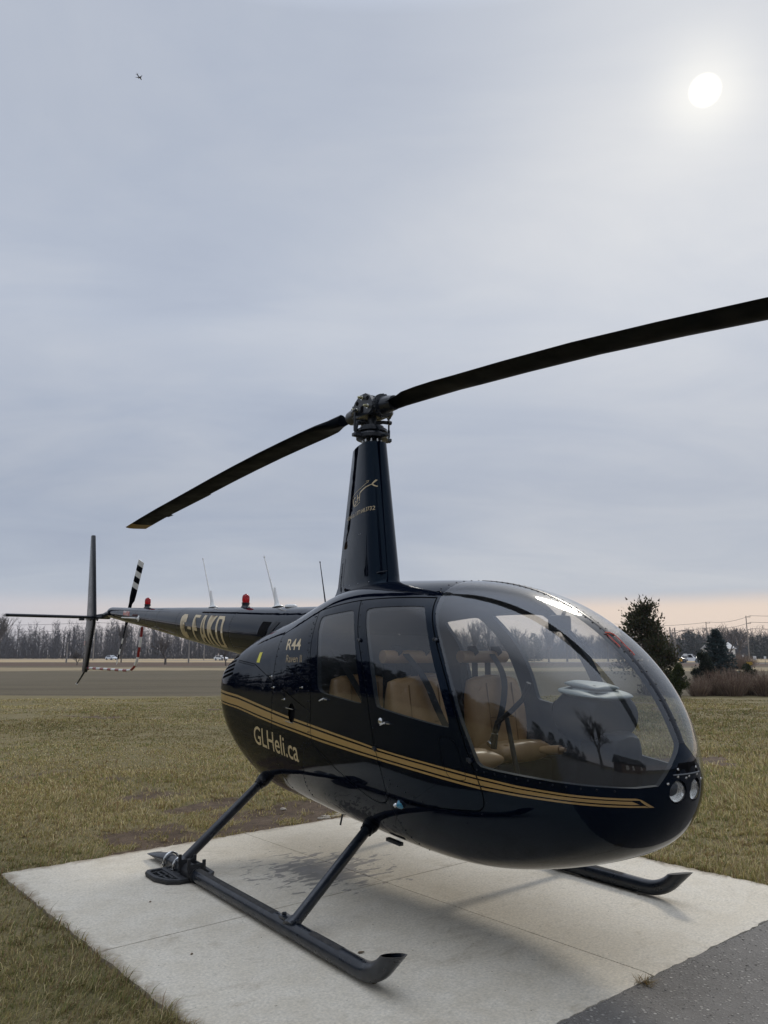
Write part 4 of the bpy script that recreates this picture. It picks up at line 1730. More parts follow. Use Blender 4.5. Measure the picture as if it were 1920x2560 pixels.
m.lathe([(.060, 2.905), (.115, 2.915), (.118, 2.940), (.108, 2.944), (.100, 2.962), (.112, 2.966), (.112, 2.984), (.088, 2.992), (.086, 3.008), (.050, 3.016)], (RX, 0, 0), (0, 0, 1), 30)
m.box((RX, 0, 2.930), (.055, .32, .026), bev=.006)
m.box((RX + .13, .02, 2.92), (.06, .03, .02), bev=.004)
m.build('swashplate', M['gear_paint'], hub)
m = MB()
m.tube([(RX, 0, 3.035), (RX - .02, -.055, 3.045), (RX - .03, -.10, 3.040)], [.020, .014, .012], 8)
m.tube([(RX - .03, -.105, 3.045), (RX - .04, -.118, 2.955)], [.012, .010], 8)
m.tube([(RX, 0, 3.035), (RX + .06, .055, 3.04), (RX + .085, .085, 3.035)], [.02, .013, .014], 8)
m.lathe([(.016, -.014), (.016, .014)], (RX + .09, .088, 3.035), (0, 1, 0), 10)
m.build('scissor_link', M['gear_paint'], hub)
m = MB()
for k in range(9):
    a = 2 * math.pi * k / 9
    m.tube([(RX + .062 * math.cos(a), .062 * math.sin(a), 2.87), (RX + .066 * math.cos(a), .066 * math.sin(a), 2.908)], .007, 6)
m.build('bearing_bolt', M['steel'], hub)['kind'] = 'stuff'


# ---- main rotor blades: drooping at rest, nearly flat pitch
def blade(sg, stations, le_sign, name_mats):
    """stations: (x, z, chord, thickness, y of chord centre)"""
    prof = [(-.5, 0), (-.44, .33), (-.30, .50), (-.10, .48), (.15, .30), (.38, .10), (.5, .012)]
    ring_n = 2 * len(prof) - 2
    vs, fs, mi = [], [], []
    for x, z, c, th, yc in stations:
        up = [(p[0] * c, p[1] * th) for p in prof]
        lo = [(p[0] * c, -p[1] * th * .8) for p in prof[1:-1]][::-1]
        for a, b in up + lo:
            vs.append((x, yc - le_sign * a, z + b))
    m = MB()
    ns = len(stations)
    for i in range(ns - 1):
        tip = 1 if abs(stations[i][0]) > 4.78 else 0
        for k in range(ring_n):
            fs.append((i * ring_n + k, i * ring_n + (k + 1) % ring_n, (i + 1) * ring_n + (k + 1) % ring_n, (i + 1) * ring_n + k))
            mi.append(tip)
    fs.append(tuple(range(ring_n)))
    mi.append(0)
    fs.append(tuple(range((ns - 1) * ring_n, ns * ring_n))[::-1])
    mi.append(1)
    m.v = [tuple(map(float, v)) for v in vs]
    m.f, m.mi = fs, mi
    bm = m.build('main_rotor_blade', name_mats, heli, angle=35)
    # fix orientation
    b2 = bmesh.new()
    b2.from_mesh(bm.data)
    bmesh.ops.recalc_face_normals(b2, faces=list(b2.faces))
    b2.to_mesh(bm.data)
    b2.free()
    return bm


rx = np.array([.30, .42, .56, .72, .90, 1.1, 1.5, 2.0, 2.5, 3.0, 3.5, 4.0, 4.5, 4.79, 4.80, 5.03])
fz = np.interp(rx, [.3, .55, .85, 1.1, 1.8, 2.28, 2.65, 3.0, 5.03], [3.125, 3.112, 3.090, 3.062, 2.990, 2.925, 2.868, 2.812, 2.44])
fc = np.interp(rx, [.3, .42, .56, .72], [.115, .150, .235, .254])
ft = np.interp(rx, [.3, .42, .56, .72, 5], [.10, .085, .045, .034, .030])
blade(1, [(RX + x - .065, z, c, t, 0) for x, z, c, t in zip(rx, fz, fc, ft)], 1, [M['blade'], M['bladetip']])
rz_ = np.interp(rx, [.3, .5, .65, 1.36, 2.24, 3.33, 4.2, 5.03], [3.140, 3.141, 3.141, 3.134, 3.106, 3.050, 3.008, 2.950])
rb = blade(-1, [(-x, z, c, t, 0) for x, z, c, t in zip(rx, rz_, fc, ft)], -1, [M['blade'], M['bladetip']])
m = MB()
m.box((-4.25, .138, 3.004), (.16, .032, .003))
m.box((-3.8, .131, 3.031), (1.45, .014, .004), rot=('Y', -.045))
m.build('trim_tab', M['blade'], rb)


# ---- tailcone
TCX = np.array([-0.15, -1.0, -1.8, -2.5, -3.25, -4.23, -5.1, -5.72])
TCR = np.array([0.235, 0.232, 0.2125, 0.188, 0.160, 0.118, 0.090, 0.070])
TCT = np.array([1.735, 1.765, 1.805, 1.838, 1.874, 1.918, 1.962, 2.000])


def tc_par(x):
    r = np.interp(x, TCX[::-1], TCR[::-1])
    return r, np.interp(x, TCX[::-1], TCT[::-1]) - r


m = MB()
xs = np.linspace(-0.15, -5.72, 60)
n = 40
vs = []
for x in xs:
    r, zc_ = tc_par(x)
    vs += [(x, r * math.sin(2 * math.pi * k / n), zc_ + r * math.cos(2 * math.pi * k / n)) for k in range(n)]
for x, f in ((-5.76, .97), (-5.80, .86), (-5.825, .62), (-5.832, .3)):
    r, zc_ = tc_par(-5.72)
    vs += [(x, r * f * math.sin(2 * math.pi * k / n), zc_ + r * f * math.cos(2 * math.pi * k / n)) for k in range(n)]
ns = len(vs) // n
fs = [(i * n + k, i * n + (k + 1) % n, (i + 1) * n + (k + 1) % n, (i + 1) * n + k) for i in range(ns - 1) for k in range(n)]
fs.append(tuple(range((ns - 1) * n, ns * n)))
m.add(vs, fs)
tail = m.build('tailcone', M['paint'], heli, angle=60)
# riveted bay joints
m = MB()
for x in (-1.75, -2.35, -3.1, -3.75, -4.15, -4.55, -5.25):
    r, zc_ = tc_par(x)
    for k in range(56):
        a = 2 * math.pi * k / 56
        d_ = Vector((0, math.sin(a), math.cos(a)))
        m.lathe([(.0034, 0), (.001, .0016)], Vector((x, 0, zc_)) + d_ * r, d_, 5, caps=False)
for x in np.linspace(-1.2, -1.75, 24):
    r, zc_ = tc_par(x)
    for a in (.55, 2.2):
        d_ = Vector((0, -math.sin(a), math.cos(a)))
        m.lathe([(.0034, 0), (.001, .0016)], Vector((x, 0, zc_)) + d_ * r, d_, 5, caps=False)
o = m.build('tail_rivet', M['dull'], tail)
o['kind'] = 'stuff'
m = MB()
for x in (-1.75, -2.35, -3.1, -3.75, -4.15, -4.55, -5.25):
    r, zc_ = tc_par(x)
    m.lathe([(r + .0012, -.0015), (r + .0012, .0015)], (x - .012, 0, zc_), (1, 0, 0), 40, caps=False)
m.build('bay_joint', M['seam'], tail, angle=0)['kind'] = 'stuff'


def tc_fn(x0, x1, a0, a1, off=.0016):
    def fn(s, t):
        x = x0 + (x1 - x0) * s
        a = a0 + (a1 - a0) * t          # elevation angle on the flank
        r, zc_ = tc_par(x)
        return np.stack([x, -(r + off) * np.cos(a), zc_ + (r + off) * np.sin(a)], 1)
    return fn


def reg_letters():
    s, w_ = .15, .60
    th = .105
    C = [(w_, .68), (w_, .88), (w_ - .13, 1), (.13, 1), (0, .88), (0, .12), (.13, 0), (w_ - .13, 0), (w_, .12), (w_, .32), (w_ - s, .32), (w_ - s, .17), (w_ - .20, th), (.20, th), (s, .17), (s, .83), (.20, 1 - th), (w_ - .20, 1 - th), (w_ - s, .83), (w_ - s, .68)]
    H = [(0, .44), (.34, .44), (.34, .54), (0, .54)]
    Fp = [(0, 0), (s, 0), (s, .43), (.46, .43), (.46, .54), (s, .54), (s, 1 - th), (.54, 1 - th), (.54, 1), (0, 1)]
    c = w_ / 2
    Al = [(0, 0), (s, 0), (s + .035, .24), (c, .24), (c, .35), (s + .052, .35), (c - .028, .88), (c, .88), (c, 1), (c - .10, 1)]
    Ar = [(w_ - x, y) for x, y in Al][::-1]
    Kp = [(0, 0), (s, 0), (s, .36), (.24, .47), (w_ - s + .0, 0), (w_ + .02, 0), (.34, .60), (w_, 1), (w_ - s, 1), (s, .56), (s, 1), (0, 1)]
    Dl = [(0, 0), (w_ - .13, 0), (w_, .12), (w_, .5), (w_ - s, .5), (w_ - s, .17), (w_ - .20, th), (s, th), (s, .5), (0, .5)]
    Dt = [(x, 1 - y) for x, y in Dl][::-1]
    out = []
    xo = 0
    for gl_, adv in (([C], .76), ([H], .48), ([Fp], .68), ([Al, Ar], .72), ([Kp], .74), ([Dl, Dt], .6)):
        for p in gl_:
            out.append([(x + xo, y) for x, y in p])
        xo += adv
    return out


decal('registration_lettering', poly_mesh(reg_letters()), tc_fn(-2.98, -1.90, -0.86, 0.62), M['letter'], tail, 14, 14)
# engine-air slot in the shoulder of the cone
decal('shoulder_slot', poly_mesh([[(0, 0), (.72, 0), (1, 1), (.28, 1)]]), tc_fn(-1.20, -1.00, -.02, .48, .003), M['seam'], tail, 4, 6)
decal('slot_lip', poly_mesh([[(.0, 0), (.16, 0), (.44, 1), (.28, 1)]]), tc_fn(-1.05, -.86, -.02, .48, .004), M['plastic'], tail, 3, 6)

# beacons, whip antennas, dome
for x in (-4.44, -1.885):
    r, zc_ = tc_par(x)
    z0 = zc_ + r
    b_ = empty('beacon')
    b_.parent = heli
    m = MB()
    m.lathe([(.046, -.012), (.040, .006), (.034, .012), (.034, .030), (.037, .033), (.037, .040)], (x, 0, z0), (0, 0, 1), 22)
    m.build('base', M['gear_paint'], b_)
    m = MB()
    m.lathe([(.030, .040), (.034, .060), (.034, .082), (.031, .100), (.022, .112), (.010, .115), (.010, .119), (.001, .120)], (x, 0, z0), (0, 0, 1), 24, caps=False)
    m.build('lens', M['red'], b_, angle=0)
for p0, p1, mt, rr in (((-2.60, 0, 1.835), (-2.885, 0, 2.341), 'white', .0075), ((-1.29, 0, 1.775), (-1.551, 0, 2.225), 'white', .0085), ((-.475, -.02, 1.66), (-.590, -.02, 2.081), 'gear_paint', .0055)):
    p0, p1 = Vector(p0), Vector(p1)
    d_ = (p1 - p0).normalized()
    m = MB()
    if mt == 'white':
        m.lathe([(.055, -.004), (.050, .006), (.028, .014), (.022, .040), (.014, .10), (rr, .18)], p0, (d_ + Vector((0, 0, .6))).normalized(), 14)
    m.tube([p0 + d_ * .05, p0.lerp(p1, .6), p1], [rr * 1.25, rr * .8, rr * .55], 8)
    m.tube([p1, p1 + d_ * .012], rr * .9, 8)
    m.build('whip_antenna', M[mt], heli)
m = MB()
m.lathe([(.052, -.004), (.052, .008), (.046, .016), (.028, .021), (.002, .022)], (-1.06, 0, 1.770), (0, 0, 1), 22, caps=False)
m.build('dome_antenna', M['white'], heli)


# ---- empennage
def wing_panel(sts, axis_fn, thick, name, mat, parent):
    """sts: (span, leading, trailing); axis_fn maps (chordwise, span, thickness) to 3-D"""
    m = MB()
    prof = [(0, 0), (.04, .38), (.16, .5), (.5, .42), (.85, .14), (1, .02)]
    ring = prof + [(a, -b) for a, b in prof[1:-1]][::-1]
    n = len(ring)
    vs = []
    for sp_, le, te in sts:
        for a, b in ring:
            vs.append(axis_fn(le + (te - le) * a, sp_, b * thick))
    fs = [(i * n + k, i * n + (k + 1) % n, (i + 1) * n + (k + 1) % n, (i + 1) * n + k) for i in range(len(sts) - 1) for k in range(n)]
    fs += [tuple(range(n))[::-1], tuple(range((len(sts) - 1) * n, len(sts) * n))]
    m.add(vs, fs)
    return m.build(name, mat, parent, angle=35)


fin = wing_panel([(3.003, -6.285, -6.445), (2.985, -6.265, -6.447), (1.93, -5.97, -6.375), (1.885, -5.965, -6.378)],
                 lambda c, s_, t: (c, -.15 + t, s_), .045, 'upper_fin', M['paint_matt'], heli)
lfin = wing_panel([(1.872, -5.965, -6.378), (1.82, -5.975, -6.383), (1.26, -6.17, -6.42), (1.185, -6.20, -6.432), (1.165, -6.23, -6.42)],
                  lambda c, s_, t: (c, -.15 + t, s_), .042, 'lower_fin', M['paint_matt'], heli)
m = MB()
m.box((-6.30, -.1735, 1.545), (.05, .003, .055))
m.build('data_plate', pmat('red_white_label', (0.45, 0.10, 0.09), 0.5, var=(0.7, 0.68, 0.64), vscale=60), lfin)
stab = wing_panel([(.06, -6.01, -6.28), (-.30, -6.01, -6.28), (-1.17, -6.04, -6.26), (-1.205, -6.07, -6.24)],
                  lambda c, s_, t: (c, s_, 1.878 + t), .040, 'horizontal_stabilizer', M['paint_matt'], heli)
m = MB()
m.box((-6.12, -.15, 1.855), (.26, .10, .020), bev=.004)
m.box((-6.05, -.30, 1.845), (.07, .06, .024), bev=.006)
for yy in (-.19, -.10):
    m.lathe([(.010, 0), (.010, -.018)], (-6.05, yy, 1.848), (0, 0, 1), 6)
m.tube([(-5.80, 0, 1.925), (-6.05, -.02, 1.90), (-6.1, -.15, 1.88)], [.05, .035, .028], 10)
m.build('fin_bracket', M['gear_paint'], stab)
m = MB()
m.tube([(-6.27, -.15, 1.24), (-6.31, -.15, 1.165), (-6.40, -.15, 1.115), (-6.55, -.152, 1.035), (-6.605, -.153, 1.010)], [.012, .013, .013, .012, .009], 10)
m.lathe([(.004, -.012), (.014, 0), (.004, .012)], (-6.612, -.153, 1.006), (1, 0, .6), 10, mi=1)
m.build('tail_skid', [M['gear_paint'], M['white']], heli)
# tail rotor guard: red and white bands
gp = smooth_poly([(-4.585, 0, 1.715), (-4.60, 0, 1.60), (-4.62, -.005, 1.47), (-4.665, -.008, 1.31), (-4.80, -.015, 1.212), (-5.0, -.03, 1.205), (-5.55, -.08, 1.213), (-6.235, -.145, 1.22)], 3)
sl = np.r_[0, np.cumsum(np.linalg.norm(np.diff(gp, axis=0), axis=1))]
guard = empty('tail_rotor_guard')
guard.parent = heli
nb = 17
for k in range(nb):
    q = np.linspace(sl[-1] * k / nb, sl[-1] * (k + 1) / nb, 7)
    P = np.stack([np.interp(q, sl, gp[:, i]) for i in range(3)], 1)
    m = MB()
    m.tube([tuple(p) for p in P], .0155, 12)
    m.build('band', M['redp'] if k % 2 == 0 else M['white'], guard)
m = MB()
m.lathe([(.024, 0), (.024, .05), (.016, .06)], (-6.17, -.138, 1.219), (-1, -.1, 0), 12)
m.build('clamp', M['gear_paint'], guard)

# tail rotor on the left of the cone
tr_ = empty('tail_rotor')
tr_.parent = heli
TRC = Vector((-5.865, .25, 1.945))
m = MB()
m.lathe([(.055, .0), (.062, .06), (.045, .10), (.028, .12), (.028, .26)], (-5.80, 0, 1.93), (-.12, .98, 0), 16)
m.lathe([(.040, -.03), (.048, -.01), (.048, .03), (.03, .045), (.002, .05)], TRC, (0, 1, 0), 16)
m.build('gearbox', M['gear_paint'], tr_)
PH = math.radians(30.0)
for sg in (1, -1):
    ra = Vector((math.sin(PH) * sg, 0, math.cos(PH) * sg))
    ch = Vector((math.cos(PH) * sg, .30, -math.sin(PH) * sg)).normalized()
    nn = ra.cross(ch)
    m = MB()
    prof = [(-.5, 0), (-.38, .5), (-.1, .5), (.5, .05), (-.1, -.4), (-.38, -.4)]
    rs = [.05, .14, .20, .28, .36, .44, .52, .60, .68, .755]
    cs = [.05, .055, .12, .13, .13, .13, .13, .13, .13, .128]
    ts_ = [.05, .045, .022, .018, .018, .018, .016, .016, .015, .013]
    n = len(prof)
    vs = []
    for r, c_, t_ in zip(rs, cs, ts_):
        for a, b in prof:
            vs.append(TRC + ra * r + ch * (a * c_) + nn * (b * t_))
    fs, mi = [], []
    for i in range(len(rs) - 1):
        for k in range(n):
            fs.append((i * n + k, i * n + (k + 1) % n, (i + 1) * n + (k + 1) % n, (i + 1) * n + k))
            mi.append(1 if rs[i] >= .27 and (len(rs) - 2 - i) % 2 == 0 else 0)
    fs += [tuple(range(n)), tuple(range((len(rs) - 1) * n, len(rs) * n))[::-1]]
    mi += [0, 1]
    m.v, m.f, m.mi = [tuple(v) for v in vs], fs, mi
    ob = m.build('blade', [M['blade'], M['white']], tr_, angle=30)
    b2 = bmesh.new()
    b2.from_mesh(ob.data)
    bmesh.ops.recalc_face_normals(b2, faces=list(b2.faces))
    b2.to_mesh(ob.data)
    b2.free()
# white rod antenna with a red-lettered pouch near the end of the cone
m = MB()
r, zc_ = tc_par(-4.62)
m.lathe([(.004, 0), (.034, .002), (.036, .010), (.020, .016), (.010, .03)], (-4.40, -r + .002, 1.80), (-.1, -1, .05), 18)
m.tube([(-4.42, -r - .035, 1.803), (-4.56, -r - .05, 1.812), (-4.86, -r - .052, 1.828)], [.010, .008, .007], 8)
m.build('rod_antenna', M['white'], heli)
m = MB()
m.box((-4.72, -.150, 1.872), (.20, .012, .050), rot=('Y', .08), bev=.004)
m.build('intake_flag', pmat('red_print_on_white', (0.70, 0.68, 0.66), 0.6, var=(0.55, 0.10, 0.08), vscale=34), heli)

# ---- landing gear
SKY, SKR = 1.02, .041
for sd_ in (-1, 1):
    y = sd_ * SKY
    sk = empty('landing_skid')
    sk.parent = heli
    # main tube with upturned toe; the toe end is cut level
    path = [(-.80, y, .045), (-.2, y, .045), (.4, y, .045), (1.0, y, .045), (1.36, y, .045), (1.43, y, .045)]
    for t in np.linspace(0, 1, 12)[1:]:
        a = t * math.radians(46)
        path.append((1.43 + .27 * math.sin(a), y, .045 + .27 * (1 - math.cos(a))))
    n = 22
    mm = MB()
    mm.tube(path, SKR, n, caps=False)
    d_ = (Vector(path[-1]) - Vector(path[-2])).normalized()
    for k in range(len(mm.v) - n, len(mm.v)):
        p = Vector(mm.v[k])
        # slide along the tube until it meets the cut plane
        zt_ = .172 + .24 * (p.x - 1.69)
        s_ = (zt_ - p.z) / (d_.z - .24 * d_.x)
        mm.v[k] = tuple(p + d_ * s_)
    rim = [Vector(mm.v[k]) for k in range(len(mm.v) - n, len(mm.v))]
    c = sum(rim, Vector()) / n
    o0 = len(mm.v)
    inner = [c + (p - c) * .93 for p in rim]
    if sd_ < 0:
        deep = [p - d_ * .09 for p in inner]
        mm.add(rim + inner + deep, [(k, (k + 1) % n, (k + 1) % n + n, k + n) for k in range(n)] + [(n + k, n + (k + 1) % n, 2 * n + (k + 1) % n, 2 * n + k) for k in range(n)])
    else:
        mm.add(inner + rim, [tuple(range(n))] + [(k + n, (k + 1) % n + n, (k + 1) % n, k) for k in range(n)])
    # flattened tail
    st = []
    for x, hz, hy, z in ((-.80, .041, .041, .045), (-.88, .036, .044, .043), (-.96, .024, .048, .040), (-1.05, .012, .051, .036), (-1.10, .005, .052, .034)):
        st.append([(x, y + hy * math.sin(2 * math.pi * k / n), z + hz * math.cos(2 * math.pi * k / n)) for k in range(n)])
    mm.add([p for r_ in st for p in r_], [(i * n + k, i * n + (k + 1) % n, (i + 1) * n + (k + 1) % n, (i + 1) * n + k) for i in range(4) for k in range(n)] + [tuple(range(4 * n, 5 * n))])
    b2 = mm.build('skid_tube', M['gear_paint'], sk, angle=50)
    # wear shoes and grip tape
    m = MB()
    for x0, x1 in ((-.30, .30), (.95, 1.36)):
        m = MB()
        m.tube([(x0, y, .0415), (x1, y, .0415)], .0425, 16, flat=.55)
        m.build('wear_shoe', M['gear_paint'], sk)
    m = MB()
    arc = [(-.55, 0), (-.36, 0), (-.18, 0), (0, 0), (.18, 0), (.36, 0), (.55, 0)]
    for x0, x1 in ((-.38, .66), (1.02, 1.28)):
        m = MB()
        vs = []
        for x in (x0, x1):
            vs += [(x, y + (SKR + .0008) * math.sin(a), .045 + (SKR + .0008) * math.cos(a)) for a, _ in arc]
        na_ = len(arc)
        m.add(vs, [(k, k + 1, k + 1 + na_, k + na_) for k in range(na_ - 1)])
        m.build('grip_tape', M['grip'], sk)
    # ground-contact paw under the heel
    m = MB()
    oy = sd_
    pw = [(-.72, 1.205), (-.68, 1.232), (-.53, 1.232), (-.42, 1.19), (-.375, 1.12), (-.375, .93), (-.43, .87), (-.64, .86), (-.72, .89)]
    mid_ = (-.54, 1.05)
    vs, fs = [], []
    n2 = len(pw)
    def ringp(f, z):
        return [(mid_[0] + (a - mid_[0]) * f, oy * (mid_[1] + (b - mid_[1]) * f), z) for a, b in pw]
    vs = ringp(.97, .001) + ringp(1.0, .022) + ringp(.985, .030) + ringp(.86, .030) + ringp(.84, .014)
    for i in range(4):
        for k in range(n2):
            fs.append((i * n2 + k, i * n2 + (k + 1) % n2, (i + 1) * n2 + (k + 1) % n2, (i + 1) * n2 + k))
    fs.append(tuple(range(4 * n2, 5 * n2)))
    m.add(vs, fs)
    m.box((-.54, y + oy * .085, .022), (.31, .030, .018), bev=.004)
    m.box((-.54, y - oy * .085, .022), (.31, .030, .018), bev=.004)
    m.box((-.54, y, .014), (.30, .15, .022), bev=.004)
    for yy in (1.13, 1.165):
        m.box((-.56, oy * yy, .020), (.22, .012, .012))
    for xx in (-.65, -.55, -.46):
        m.box((xx, oy * 1.15, .020), (.012, .10, .012))
    m.build('bear_paw', M['rubber'], sk, angle=30)
    for x in (-.785, -.625):
        m = MB()
        pts_ = [(x, y - .052, .012), (x, y - .052, .045)] + [(x, y - .052 * math.cos(a), .045 + .052 * math.sin(a)) for a in np.linspace(0, math.pi, 9)] + [(x, y + .052, .012)]
        m.tube(pts_, .0075, 8)
        for s_ in (-1, 1):
            m.lathe([(.015, .024), (.015, .034)], (x, y + s_ * .052, 0), (0, 0, 1), 6)
        m.build('u_bolt', M['steel'], sk)
    m = MB()
    for x in (-.505, -.36):
        m.box((x, y - .012, .075), (.010, .10, .075), bev=.003)
        m.box((x, y - .055, .115), (.014, .020, .060), bev=.003)
        m.box((x, y + .045, .100), (.014, .020, .060), bev=.003)
    m.box((-.43, y + .045, .085), (.15, .012, .028), bev=.003)
    m.tube([(-.52, y, .045), (-.34, y, .045)], .048, 16)
    m.build('wheel_bracket', M['rubber'], sk)
    m = MB()
    m.box((.80, y, .088), (.14, .05, .012), bev=.003)
    for xx in (.745, .885):
        m.lathe([(.012, 0), (.012, .014)], (xx, y, .090), (0, 0, 1), 6)
    m.build('strut_saddle', M['gear_paint'], sk)
for sd_ in (-1, 1):
    for nm, pb, pt in (('front', (.828, 1.02, .065), (.648, .40, .445)), ('rear', (-.610, 1.02, .065), (-.662, .40, .530))):
        stt = empty('strut')
        stt.parent = heli
        b_ = Vector((pb[0], sd_ * pb[1], pb[2]))
        t_ = Vector((pt[0], sd_ * pt[1], pt[2]))
        m = MB()
        m.tube([b_, b_.lerp(t_, .5), t_], [.0335, .0325, .0315], 18, flat=.78)
        m.build('strut_tube', M['gear_paint'], stt)
        m = MB()
        d_ = (t_ - b_).normalized()
        m.tube([t_ - d_ * .075, t_ - d_ * .035], .037, 18)
        m.lathe([(.040, -.02), (.048, .01), (.046, .05)], t_ - d_ * .035, d_, 18)
        m.tube([t_, (t_.x, t_.y * .5, t_.z + .09)], .034, 14)
        m.build('collar', M['paint_matt'], stt)
        m = MB()
        m.tube([b_ - d_ * .02, b_ + d_ * .03], [.045, .036], 18)
        m.build('foot', M['gear_paint'], stt)
# belly fittings
m = MB()
m.box((.76, -.33, .352), (.13, .03, .020), rot=('Y', .05), bev=.005)
m.build('belly_fitting', M['gear_paint'], fus)
m = MB()
m.tube([(.06, -.22, .38), (.05, -.23, .31)], .006, 6)
m.build('drain_tube', M['gear_paint'], fus)



# ================================================================== cabin
m = MB()
fx_ = np.linspace(.20, 2.02, 24)
fy_ = side_y(fx_, np.full(24, .585)) - .045
ring_ = [(x, -y, .590) for x, y in zip(fx_, fy_)] + [(x, y, .590) for x, y in zip(fx_[::-1], fy_[::-1])]
m.add(ring_, [tuple(range(len(ring_)))])
m.build('cabin_floor', M['lining'], heli, smooth=False)
m = MB()
m.box((.17, 0, 1.06), (.02, .98, .92))
m.build('rear_bulkhead', M['lining'], heli, smooth=False)


def pillow(m, cx, cy, cz, dx, dy, dz, rot=None, puff=.18, n=9):
    """soft cushion: rounded box with a domed face and seams"""
    bm = bmesh.new()
    bmesh.ops.create_cube(bm, size=1.0)
    bmesh.ops.subdivide_edges(bm, edges=list(bm.edges), cuts=n, use_grid_fill=True)
    vs = []
    for v in bm.verts:
        x, y, z = v.co * 2
        f = 1 - puff * (x * x * y * y + y * y * z * z + x * x * z * z) / 1.5
        q = Vector((x * f * dx / 2, y * f * dy / 2, z * f * dz / 2))
        # stitched panels
        q *= 1.0
        if abs(abs(y) - .45) < .06:
            q.x *= .985
            q.z *= .985
        if rot:
            q = Matrix.Rotation(rot, 3, 'Y') @ q
        vs.append(q + Vector((cx, cy, cz)))
    bm.verts.index_update()
    fs = [tuple(v.index for v in f.verts) for f in bm.faces]
    bm.free()
    m.add(vs, fs)


def seat(cy, front=True):
    s_ = empty('seat')
    s_.parent = heli
    xb = .90 if front else .30
    m = MB()
    pillow(m, xb + .05, cy, 1.02, .13, .46, .50, rot=-.14)
    m.build('backrest', M['leather'], s_)
    m = MB()
    ln = .48 if cy < 0 or not front else .28
    pillow(m, xb + .05 + ln / 2, cy, .83, ln, .46, .12, rot=-.06)
    m.build('cushion', M['leather'], s_)
    m = MB()
    for yy in (-.105, .105):
        m.tube([(xb + .112 + dz * -.14, cy + yy, 1.02 + dz) for dz in (-.20, -.1, 0, .1, .20)], .0035, 6)
    m.tube([(xb + .112, cy + yy, 1.02) for yy in (-.105, 0, .105)], .0035, 6)
    m.build('piping', M['piping'], s_)
    m = MB()
    m.box((xb + .03 + ln / 2, cy, .68), (ln - .04, .44, .20), bev=.01)
    m.build('seat_box', M['lining'], s_)
    if front:
        m = MB()
        m.tube([(xb - .05, cy - .19, 1.375), (xb - .05, cy + .19, 1.375)], .037, 16)
        m.build('head_roll', M['leather'], s_)
        m = MB()
        for yy in (-.155, -.06, .05):
            m = MB()
            m.box((xb - .062, cy + yy, 1.24), (.006, .045, .30))
            m.build('harness_strap', M['belt'], s_)
        for yy in (-.10, .10):
            m = MB()
            m.tube([(xb - .06, cy + yy - .02, 1.414), (xb - .02, cy + yy, 1.418), (xb + .0, cy + yy, 1.39)], .024, 6, flat=.15)
            m.build('harness_strap', M['belt'], s_)
    m = MB()
    sg = -1 if cy < 0 else 1
    vs = []
    pts_ = [(xb - .03, cy + sg * .05, 1.40), (xb + .12, cy + sg * .02, 1.26), (xb + .155, cy - sg * .04, 1.08), (xb + .17, cy - sg * .13, .93), (xb + .20, cy - sg * .20, .88)]
    if not front:
        pts_ = [(xb - .02, cy + sg * .16, 1.42), (xb + .115, cy + sg * .10, 1.22), (xb + .14, cy + sg * .0, 1.05), (xb + .17, cy - sg * .16, .90)]
    pts_ = smooth_poly(pts_, 2)
    for p in pts_:
        vs += [(p[0], p[1] - .024, p[2]), (p[0], p[1] + .024, p[2])]
    m.add(vs, [(2 * i, 2 * i + 1, 2 * i + 3, 2 * i + 2) for i in range(len(pts_) - 1)])
    m.add([(a + .004, b, c) for a, b, c in vs], [(2 * i, 2 * i + 1, 2 * i + 3, 2 * i + 2) for i in range(len(pts_) - 1)])
    m.build('seat_belt', M['belt'], s_)
    m = MB()
    m.box((xb + .22, cy - sg * .21, .885), (.05, .035, .02), rot=('Y', .5), bev=.004)
    m.build('buckle', M['steel'], s_)


for cy in (-.29, .30):
    seat(cy, True)
for cy in (-.28, .28):
    seat(cy, False)
# instrument console: pod with pale glareshield on a pedestal
con = empty('instrument_console')
con.parent = heli
m = MB()
pillow(m, 1.94, 0, 1.10, .27, .37, .23, rot=.10, puff=.14)
pillow(m, 2.0, 0, .82, .22, .24, .45, rot=.16, puff=.10)
m.build('pod', M['plastic'], con)
m = MB()
pillow(m, 1.945, 0, 1.203, .32, .37, .045, rot=.12, puff=.42)
pillow(m, 1.925, 0, 1.238, .22, .21, .030, rot=.12, puff=.20)
m.build('glareshield', M['podtop'], con, angle=30)
m = MB()
for yy in (-.09, 0, .09):
    m = MB()
    m.lathe([(.036, 0), (.036, .008)], (1.785, yy, 1.13), (-1, 0, .1), 18)
    m.build('gauge', M['seam'], con)
for yy in (-.05, .05):
    m = MB()
    m.lathe([(.036, 0), (.036, .008)], (1.785, yy, 1.04), (-1, 0, .1), 18)
    m.build('gauge', M['seam'], con)
m = MB()
m.tube([(1.46, -.02, .60), (1.42, -.02, .80), (1.36, -.02, 1.05)], [.016, .014, .013], 10)
m.tube([(1.265, -.02, .965), (1.285, -.02, 1.02), (1.40, -.02, 1.09), (1.485, -.02, 1.155), (1.53, -.02, 1.24)], .014, 10)
m.tube([(1.265, -.02, .96), (1.255, -.02, .88)], [.020, .017], 10)
m.build('cyclic_stick', M['rubber'], heli)
m = MB()
m.tube([(1.60, -.02, .905), (1.64, -.02, .908), (1.73, -.02, .918)], [.016, .023, .023], 12)
m.tube([(1.73, -.02, .918), (1.76, -.02, .921)], [.015, .010], 10)
m.build('throttle_grip', M['leather'], heli)
m = MB()
m.box((1.74, .0, 1.545), (.085, .095, .085), bev=.018)
m.tube([(1.76, 0, 1.58), (1.80, 0, 1.635)], .010, 8)
m.build('compass', M['rubber'], heli)
m = MB()
